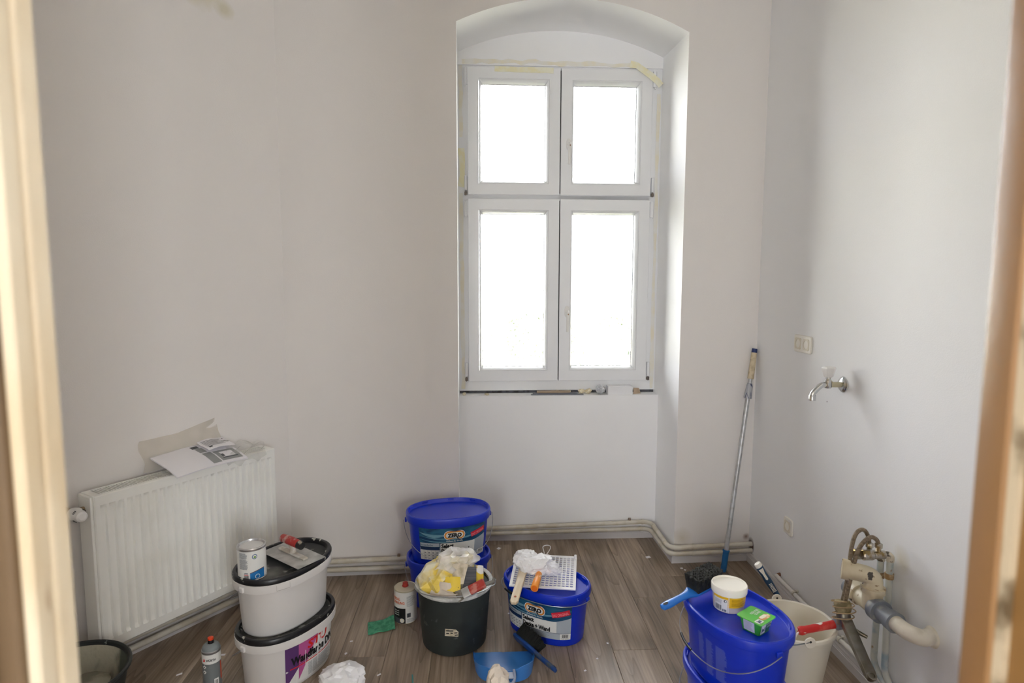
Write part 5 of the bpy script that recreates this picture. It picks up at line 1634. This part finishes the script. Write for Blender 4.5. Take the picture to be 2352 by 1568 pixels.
# one continuous shell: floor, curved sides and back wall
NU = 36
def pan(u, v, inner):
    # u around the U-shaped outline from the front left, round the back, to the front right; v from the floor centre line up the wall
    s_ = u * 2 - 1
    ang = s_ * pi / 2
    ox = 0.125 * math.copysign(min(1, abs(sin(ang)) ** 0.62), s_)
    oy = -0.205 * max(0.0, cos(ang)) ** 0.55
    side = min(1.0, max(0.0, -oy / 0.205))
    hgt = 0.006 + (0.068 - 0.022 * math.exp(-(s_ / 0.20) ** 2)) * (side ** 0.9)
    k = 1.0 - inner
    if v < 0.5:
        t = v / 0.5
        return (ox * t * 0.97, oy * (0.0 + t) * 0.97, 0.002 + inner)
    t = (v - 0.5) / 0.5
    fl = 1.0 + 0.05 * t
    return (ox * fl * 0.97 if True else ox, oy * fl * 0.97, 0.002 + inner + hgt * t)
MB().grid(lambda u, v: pan(u, v, 0.001), NU, 14, thick=0.0022).build('pan', m_pan, dp, angle=50)
hk = MB().tube(smooth_path([(-0.006, -0.206, 0.058), (-0.004, -0.222, 0.058), (0.004, -0.250, 0.050), (0.018, -0.272, 0.042), (0.036, -0.250, 0.048), (0.036, -0.222, 0.056), (0.034, -0.206, 0.060)], 3), [0.006] * 50 if False else 0.0055, 10)
hk.build('handle_loop', M('grey_blue_hook', (150, 160, 184), 0.35), dp)
MB().box((0.016, -0.224, 0.052), (0.034, 0.046, 0.004)).build('handle_plate', M('grey_blue_hook', (150, 160, 184), 0.35), dp, bevel=0.0015)

def hand_brush(root, m_h, m_b, L=0.28):
    """local x along the brush, bristles along +z, handle towards -x"""
    body = []
    for (x, hw, hh) in ((-0.150, 0.006, 0.005), (-0.146, 0.0125, 0.008), (-0.120, 0.0155, 0.009), (-0.085, 0.0130, 0.009), (-0.055, 0.0120, 0.009), (-0.025, 0.016, 0.009), (0.0, 0.026, 0.009), (0.02, 0.028, 0.009), (0.125, 0.027, 0.009), (0.135, 0.020, 0.008)):
        body.append((x, hw, hh))
    m = MB()
    vs_, fs = [], []
    n = 12
    for (x, hw, hh) in body:
        for k in range(n):
            a = 2 * pi * k / n
            vs_.append((x, hw * math.copysign(abs(cos(a)) ** 0.7, cos(a)), hh * math.copysign(abs(sin(a)) ** 0.7, sin(a))))
    for i in range(len(body) - 1):
        for k in range(n):
            fs.append((i * n + k, i * n + (k + 1) % n, (i + 1) * n + (k + 1) % n, (i + 1) * n + k))
    fs += [tuple(range(n)), tuple((len(body) - 1) * n + k for k in range(n - 1, -1, -1))]
    m.add(vs_, fs)
    m.build('handle', m_h, root, angle=45)
    MB().lathe([(1, -0.0005), (1, 0.0005)], 16, 0.011, 0.0055, mat=T(-0.132, 0, 0.0092)).build('hanging_hole', m_dark, root)
    rnd = random.Random(5)
    bs = MB()
    for i in range(40):
        for j in range(13):
            x, y = 0.006 + 0.112 * i / 39, -0.024 + 0.048 * j / 12
            tx, ty = x + rnd.uniform(-0.004, 0.004) + 0.008 * (i / 39 - 0.5), y * 1.2 + rnd.uniform(-0.004, 0.004)
            h = 0.056 + rnd.uniform(-0.004, 0.003)
            w_ = 0.0026
            bs.add([(x - w_, y - w_, 0.006), (x + w_, y - w_, 0.006), (x + w_, y + w_, 0.006), (x - w_, y + w_, 0.006),
                    (tx - w_, ty - w_, h), (tx + w_, ty - w_, h), (tx + w_, ty + w_, h + 0.002), (tx - w_, ty + w_, h)],
                   [(0, 1, 5, 4), (1, 2, 6, 5), (2, 3, 7, 6), (3, 0, 4, 7), (4, 5, 6, 7)])
    bo = bs.build('bristles', m_b, root, smooth=False)
    bo['kind'] = 'stuff'
m_brist = M('black_bristles', (24, 25, 24), 0.7, c2=(44, 44, 40), scale=60)
m_brist2 = M('dusty_bristles', (22, 24, 20), 0.8, spots=[((150, 160, 140), 60, 0.72, 0.75)])
hb = thing('hand_brush', 'black-bristled hand brush with dark blue handle lying on the floor', 'hand brush', (0.094, 2.440, 0.030), 0, rot=(radians(62), 0, radians(124)))
hand_brush(hb, M('worn_dark_blue', (26, 66, 132), 0.45, c2=(70, 80, 84), scale=20, lo=0.5, hi=0.66), m_brist2)
hb2 = thing('hand_brush', 'hand brush with bright blue handle lying bristles up on the right bucket', 'hand brush', (0.640, 2.092, 0.4765), 0, rot=(radians(6), radians(-5), radians(33)))
hand_brush(hb2, M('bright_blue_handle', (40, 110, 196), 0.32), m_brist)

tag(crumple('crumpled_bag', m_bag, (0.072, 0.060, 0.050), None, (-0.642, 2.205, 0.0), 0.3, 31, 4, 0.22, 2.0, 0.20), 'crumpled white plastic bag on the floor near the white buckets', 'plastic bag')
tag(crumple('crumpled_paper', M('cream_paper', (226, 214, 198), 0.8), (0.042, 0.036, 0.045), None, (-0.052, 2.215, 0.0), 1.1, 41, 3, 0.35, 2.0, 0.25, angle=12), 'crumpled cream paper on the floor in front of the dustpan', 'paper')
tag(MB().tube([(-0.395, 2.325, 0.003), (-0.372, 2.205, 0.003)], 0.003, 8).build('green_stick', M('teal_stick', (70, 150, 150), 0.5)), 'thin teal plastic stick lying on the floor', 'stick')
FL = 'paint flakes on the floor'
for (x, y, w_, h_, rz, lab) in [(0.78, 3.39, 0.016, 0.011, 0.4, 'largest white paper scrap on the floor below the window'), (-0.075, 3.50, 0.014, 0.010, 1.0, 'white paint flake on the floor beside the blue stack, inside the window recess'),
                                (0.935, 3.255, 0.008, 0.006, 0.2, 'small paint flake on the floor by the skirting corner, the farther of two'), (0.948, 3.235, 0.006, 0.005, 0.9, 'small paint flake on the floor by the skirting corner, the nearer of two'),
                                (-0.70, 2.56, 0.007, 0.004, 0.3, 'farthest of the three paint flakes right of the white buckets'), (-0.70, 2.47, 0.008, 0.005, 1.2, 'middle one of the three paint flakes right of the white buckets'),
                                (-0.70, 2.395, 0.005, 0.004, 0.1, 'nearest of the three paint flakes right of the white buckets'), (-0.53, 2.33, 0.010, 0.004, 0.8, 'thin paint flake on the floor right of the crumpled white bag'),
                                (-1.215, 2.46, 0.010, 0.006, 0.1, 'paint flake on the floor behind the grey spray can'), (-1.10, 2.55, 0.006, 0.005, 0.7, 'tiny paint flake on the floor between radiator and white buckets'),
                                (0.30, 2.36, 0.006, 0.004, 0.7, 'paint flake on the floor right of the floor brush handle'), (-0.01, 2.79, 0.008, 0.005, 0.2, 'paint flake on the floor between the mortar bucket and middle blue bucket'),
                                (0.36, 2.44, 0.005, 0.004, 0.5, 'tiny paint flake in front of the middle blue bucket, second from it'), (-1.33, 2.33, 0.012, 0.005, 0.6, 'paint flake on the floor beside the black mortar tub'),
                                (0.42, 2.55, 0.005, 0.004, 1.5, 'tiny paint flake on the floor just right of the middle blue bucket')]:
    o = MB().prism([(-w_, -h_), (w_ * 0.8, -h_ * 1.1), (w_, h_), (-w_ * 0.7, h_ * 0.9)], 0.0002, 0.0012).build('paint_flake', m_paper, loc=(x, y, 0), rot=(0, 0, rz), smooth=False)
    tag(o, lab, 'paint flake', FL)

# ------------------------------------------------------------------ on the right-hand bucket
ZR = PITCH_B + 0.0005 + 0.2225
tub = thing('filler_tub', 'small round white tub with yellow label on the right blue bucket', 'tub', (0.757, 2.052, ZR), radians(-14))
MB().lathe([(0.049, 0), (0.051, 0.002), (0.0555, 0.066)], 40).build('tub_body', M('grey_white_tub', (196, 188, 190), 0.4), tub, angle=30)
MB().lathe([(0.0565, 0.060), (0.0600, 0.061), (0.0605, 0.082), (0.0585, 0.086), (0.0555, 0.086), (0.0540, 0.0815), (0.050, 0.0805)], 40).build('lid', M('cream_white_lid', (238, 234, 224), 0.4), tub, angle=30)
d = Decal(oval_map(0.0535, 0.0535, 2.0, lambda z: -0.0022 + (z - 0.0) * 0.0682, 0.0))
m_ly = M('label_yellow', (236, 190, 36), 0.4)
d.rect(-0.062, 0.022, 0.075, 0.060, m_ly, 1, nv=2)
d.rect(-0.060, 0.004, -0.008, 0.050, m_lwhite, 2)
d.barcode(-0.054, 0.008, 0.026, 0.018, m_ink, 3, 12, 21)
d.rect(-0.026, 0.006, -0.012, 0.014, m_inkg, 3)
d.lines(-0.054, 0.030, 0.03, 0.016, 5, m_inkg, 3, 3, 0.35)
d.disc(-0.016, 0.044, 0.005, m_ink, 3)
d.disc(-0.015, 0.044, 0.003, m_lwhite, 4)
d.lines(0.004, 0.028, 0.055, 0.026, 6, M('label_ochre', (170, 128, 20), 0.5), 3, 8, 0.4)
d.rect(-0.006, 0.002, -0.004, 0.060, m_lwhite, 3)
d.build('label', tub)

qk = thing('quark_cup', 'green square cup of herb quark on the right blue bucket', 'food cup', (0.797, 1.912, ZR), radians(38))
def rsq(s_, r, n=4):
    pts = []
    for q in range(4):
        cx, cy2 = ((1, 1), (-1, 1), (-1, -1), (1, -1))[q]
        for k in range(n + 1):
            a = q * pi / 2 + k * pi / 2 / n
            pts.append((cx * (s_ - r) + r * cos(a), cy2 * (s_ - r) + r * sin(a)))
    return pts
m_qg = M('cup_green', (58, 150, 58), 0.35, c2=(34, 110, 40), scale=12)
m_ql = M('foil_green', (104, 190, 84), 0.3, c2=(70, 200, 70), scale=9)
cu_ = MB()
r0, r1 = rsq(0.031, 0.008), rsq(0.039, 0.008)
n_ = len(r0)
cu_.add([(p[0], p[1], 0.0) for p in r0] + [(p[0], p[1], 0.045) for p in r1], [(i, (i + 1) % n_, n_ + (i + 1) % n_, n_ + i) for i in range(n_)] + [tuple(range(n_ - 1, -1, -1)), tuple(range(n_, 2 * n_))])
cu_.build('cup', m_qg, qk, angle=40)
MB().prism(rsq(0.045, 0.008), 0.0445, 0.0470).build('foil_lid', m_ql, qk, angle=40)
d = Decal(lambda u, v, l: (u, v, 0.0472 + l))
d.rect(-0.040, -0.036, -0.014, -0.016, m_lwhite, 1)
d.text('ja!', -0.036, -0.031, 0.011, m_lblue, 0.018, 2, bold=0.05)
d.text('KRÄUTER', -0.006, 0.012, 0.0085, m_lwhite, 0.044, 1, bold=0.02, rot=0.0)
d.text('QUARK', 0.0, 0.001, 0.0085, m_lwhite, 0.034, 1, bold=0.02)
m_brd = M('bread_print', (206, 150, 92), 0.5, c2=(236, 220, 190), scale=60)
d.pill(0.012, -0.022, 0.050, 0.022, m_brd, 1)
d.pill(0.010, -0.018, 0.034, 0.012, M('quark_print', (238, 236, 214), 0.5), 2)
d.build('lid_print', qk)
d = Decal(lambda u, v, l: (u, -0.031 - 0.008 * v / 0.045 - l - 0.0004, v))
d.rect(-0.030, 0.006, -0.004, 0.038, m_lwhite, 1)
d.text('ja!', -0.027, 0.015, 0.012, m_lblue, 0.020, 2, bold=0.05)
d.text('KRÄUTER', 0.0, 0.030, 0.006, m_lwhite, 0.030, 1, bold=0.01)
d.text('QUARK', 0.003, 0.020, 0.006, m_lwhite, 0.024, 1, bold=0.01)
d.build('side_print', qk)
d = Decal(lambda u, v, l: (-0.031 - 0.008 * v / 0.045 - l - 0.0004, -u, v))
d.rect(-0.022, 0.005, 0.016, 0.040, M('nutrition_panel', (206, 206, 226), 0.5), 1)
d.lines(-0.020, 0.008, 0.032, 0.030, 9, m_inkg, 2, 6, 0.3)
d.build('side_print', qk)

# ------------------------------------------------------------------ cream bucket with brush and roller handle
m_cb = M('cream_white_bucket', (232, 226, 210), 0.42)
cb = thing('cream_bucket', 'tall cream plastic bucket beside the right blue buckets', 'bucket', (1.080, 2.255, 0), radians(-2))
CR = 0.150
MB().lathe([(0.098, 0), (0.104, 0.004), (CR - 0.006, 0.262), (CR + 0.004, 0.266), (CR + 0.006, 0.274), (CR + 0.004, 0.281), (CR - 0.002, 0.283), (CR - 0.008, 0.280), (CR - 0.010, 0.262), (0.100, 0.010), (0.02, 0.008)], 56).build('shell', m_cb, cb, angle=40)
for s_ in (-1, 1):
    lg = MB()
    n_ = 18
    pts_o = [(0.020 * cos(2 * pi * k / n_), 0.020 * sin(2 * pi * k / n_)) for k in range(n_)]
    lg.prism(pts_o, -0.003, 0.003, mat=T(0.0, s_ * (CR + 0.004), 0.281, rx=radians(90)))
    lo_ = lg.build('lug', m_cb, cb, bevel=0.001)
    MB().lathe([(0.0042, -0.0034), (0.0042, 0.0034)], 10, mat=T(0.0, s_ * (CR + 0.004), 0.286, rx=radians(90))).build('lug_hole', m_dark, lo_)
hp = []
for k in range(25):
    t = pi * k / 24
    hp.append((-(CR + 0.012) * sin(t), (CR + 0.006) * cos(t), 0.286 - 0.055 * sin(t)))
MB().tube(hp, 0.0022, 8).build('wire_handle', M('dark_wire', (90, 94, 96), 0.35, metal=0.8), cb)

k0, k1 = Vector((1.285, 2.470, 0.004)), Vector((1.011, 2.440, 0.418))
kq = (k1 - k0).normalized().to_track_quat('Z', 'X')
kb = thing('long_brush', 'navy and cream soft-grip brush handle leaning behind the cream bucket', 'paint brush', k1 - (k1 - k0).normalized() * 0.143, 0, rot=kq.to_euler())
_v = kq.inverted() @ (EYE - k1)
KIN = atan2(_v.y, _v.x) + pi / 2
m_navy = M('navy_softgrip', (26, 62, 92), 0.5)
hs = MB()
for_ = [(-0.03, 0.011, 0.008), (0.0, 0.012, 0.009), (0.03, 0.0145, 0.010), (0.055, 0.0150, 0.011), (0.085, 0.0130, 0.010), (0.118, 0.0150, 0.010), (0.126, 0.0152, 0.010)]
vs_, fs = [], []
n_ = 14
for (z, rx_, ry_) in for_:
    for k in range(n_):
        a = 2 * pi * k / n_
        vs_.append((rx_ * cos(a), ry_ * sin(a), z))
for i in range(len(for_) - 1):
    for k in range(n_):
        fs.append((i * n_ + k, i * n_ + (k + 1) % n_, (i + 1) * n_ + (k + 1) % n_, (i + 1) * n_ + k))
fs += [tuple(range(n_)), tuple((len(for_) - 1) * n_ + k for k in range(n_))]
hs.add(vs_, fs).build('handle', m_navy, kb, angle=45)
m_crm = M('cream_softgrip', (232, 226, 212), 0.5)
MB().lathe([(0.0152, 0.126), (0.0150, 0.140), (0.0120, 0.143)], 16, 1.0, 0.7).build('end_cap', m_crm, kb)
MB().prism([(-0.0095, 0.118), (-0.005, 0.095), (-0.005, 0.066), (0.0, 0.061), (0.005, 0.066), (0.005, 0.095), (0.0095, 0.118)], 0, 0.004, mat=Matrix.Rotation(KIN, 4, 'Z') @ T(0, -0.0075, 0, rx=radians(90))).build('cream_inlay', m_crm, kb)
gs = MB()
for k in range(7):
    gs.box((0, -0.0095, 0.000 + k * 0.0065), (0.016 - 0.0006 * k, 0.003, 0.0028), mat=Matrix.Rotation(KIN, 4, 'Z'))
go = gs.build('grip_ridges', m_crm, kb)
go['kind'] = 'stuff'
MB().tube([(0, 0, -0.03), (0, 0, -0.24), (0, 0, -0.28)], [0.010, 0.010, 0.020], 14).build('shaft', m_navy, kb)
MB().lathe([(0.024, -0.28), (0.026, -0.345)], 16, 1.0, 0.6).build('bristles', m_brist, kb)

rh = thing('roller_handle', 'paint-smeared red roller handle resting across the cream bucket rim', 'paint roller', (1.150, 2.176, 0.299), 0, rot=(0, radians(-9), radians(4)))
m_redp = M('peeling_red_grip', (196, 34, 34), 0.45, c2=(214, 90, 80), scale=20, lo=0.5, hi=0.7, spots=[((232, 230, 220), 22, 0.54, 0.56, (0.5, 1, 1))])
MB().tube([(-0.088, 0, 0), (-0.080, 0, 0.0), (-0.072, 0, 0), (-0.060, 0, 0), (0.050, 0, 0), (0.066, 0, 0)], [0.013, 0.0165, 0.0160, 0.0135, 0.0150, 0.0165], 18).build('handle', m_redp, rh)
MB().tube([(0.050, 0, 0.0), (0.056, 0, 0), (0.082, 0, 0)], [0.016, 0.0225, 0.0225], 18).build('grey_collar', M('mid_grey_plastic', (126, 130, 138), 0.4), rh)
MB().tube([(0.082, 0, 0), (0.090, 0, 0)], [0.021, 0.017], 18).build('red_ring', M('plain_red', (186, 40, 30), 0.45), rh)
MB().tube(smooth_path([(-0.086, 0.0, -0.004), (-0.100, -0.004, -0.010), (-0.108, -0.004, -0.030), (-0.106, -0.002, -0.050)], 2), 0.0028, 8).build('hanging_cord', m_paper, rh)

# ------------------------------------------------------------------ odds and ends on the window ledge
SZ = 0.8872
def ledge(x, t): return (x, yw(x, 0.006 + t), SZ)
bxo = thing('small_box', 'small flat white cardboard box at the right of the window ledge', 'box', ledge(0.652, 0.034), radians(3))
MB().box((0, 0, 0.025), (0.150, 0.062, 0.050)).build('carton', M('white_card', (240, 240, 242), 0.6), bxo, bevel=0.001)
MB().box((-0.002, 0.006, 0.0508), (0.146, 0.055, 0.0016)).build('lid_flap', M('white_card', (226, 226, 228), 0.6), bxo)
fb = tag(crumple('foil_ball', M('aluminium_foil', (226, 228, 232), 0.25, metal=0.7), (0.024, 0.024, 0.022), None, ledge(0.535, 0.034), 0, 51, 4, 0.12, 4.0, 0.22, angle=10), 'crumpled ball of silver foil on the window ledge beside the box', 'foil ball')
m_lw = M('raw_strip_wood', (188, 170, 148), 0.7, c2=(160, 140, 118), scale=20, stretch=(0.3, 3, 3))
m_gs = M('grey_strip_plastic', (122, 124, 132), 0.5)
for i, (x0, x1, t, z, hgt, mat, nm, lab) in enumerate([(0.115, 0.430, 0.016, 0.0, 0.005, m_gs, 'plastic_strip', 'lowest long grey plastic strip lying on the window ledge'),
                                                        (0.125, 0.400, 0.026, 0.0055, 0.006, m_gs, 'plastic_strip', 'shorter grey plastic strip on top of another on the window ledge'),
                                                        (0.150, 0.350, 0.022, 0.012, 0.012, m_lw, 'wood_strip', 'pale wooden strip on the pile on the window ledge')]):
    tag(MB().box(((x1 - x0) / 2, 0, hgt / 2), (x1 - x0, 0.020, hgt)).build(nm, mat, loc=(x0, yw(x0, 0.006 + t), SZ + z), rot=(0, 0, math.atan(0.055) + 0.02 * i - 0.02), bevel=0.0008), lab, 'strip')
m_sh = M('yellowed_foam_shred', (228, 218, 192), 0.9, c2=(196, 178, 140), scale=60)
for i, (x, t, sx, sz, lab) in enumerate([(0.425, 0.055, 0.022, 0.016, 'curled yellow foam shred on the ledge, left of the others by the foil ball'), (0.462, 0.045, 0.024, 0.018, 'curled yellow foam shred on the ledge touching the foil ball'), (0.345, 0.062, 0.018, 0.012, 'yellow foam shred behind the wooden strip on the ledge'),
                                         (-0.285, 0.020, 0.014, 0.010, 'brown-yellow foam crumb in the left corner of the window ledge'), (-0.150, 0.028, 0.022, 0.006, 'flat pale foam shred towards the left of the window ledge'), (0.28, 0.060, 0.028, 0.012, 'low foam shred behind the grey strips on the ledge')]):
    tag(crumple('foam_shred', m_sh, (sx * 0.75, 0.009, sz * 0.62), None, ledge(x, t), 0.5 * i, 60 + i, 3, 0.5, 2.6, 0.35), lab, 'foam scrap')
sheet('card_scrap', 'brown torn card scrap leaning beside the box on the ledge', 'card', M('brown_card', (178, 158, 136), 0.8), [(0.735, yw(0.735, 0.02), SZ + 0.001), (0.785, yw(0.785, 0.045), SZ + 0.001), (0.775, yw(0.775, 0.05), SZ + 0.032), (0.737, yw(0.737, 0.03), SZ + 0.038)], 0.0015, 0.004, 6)
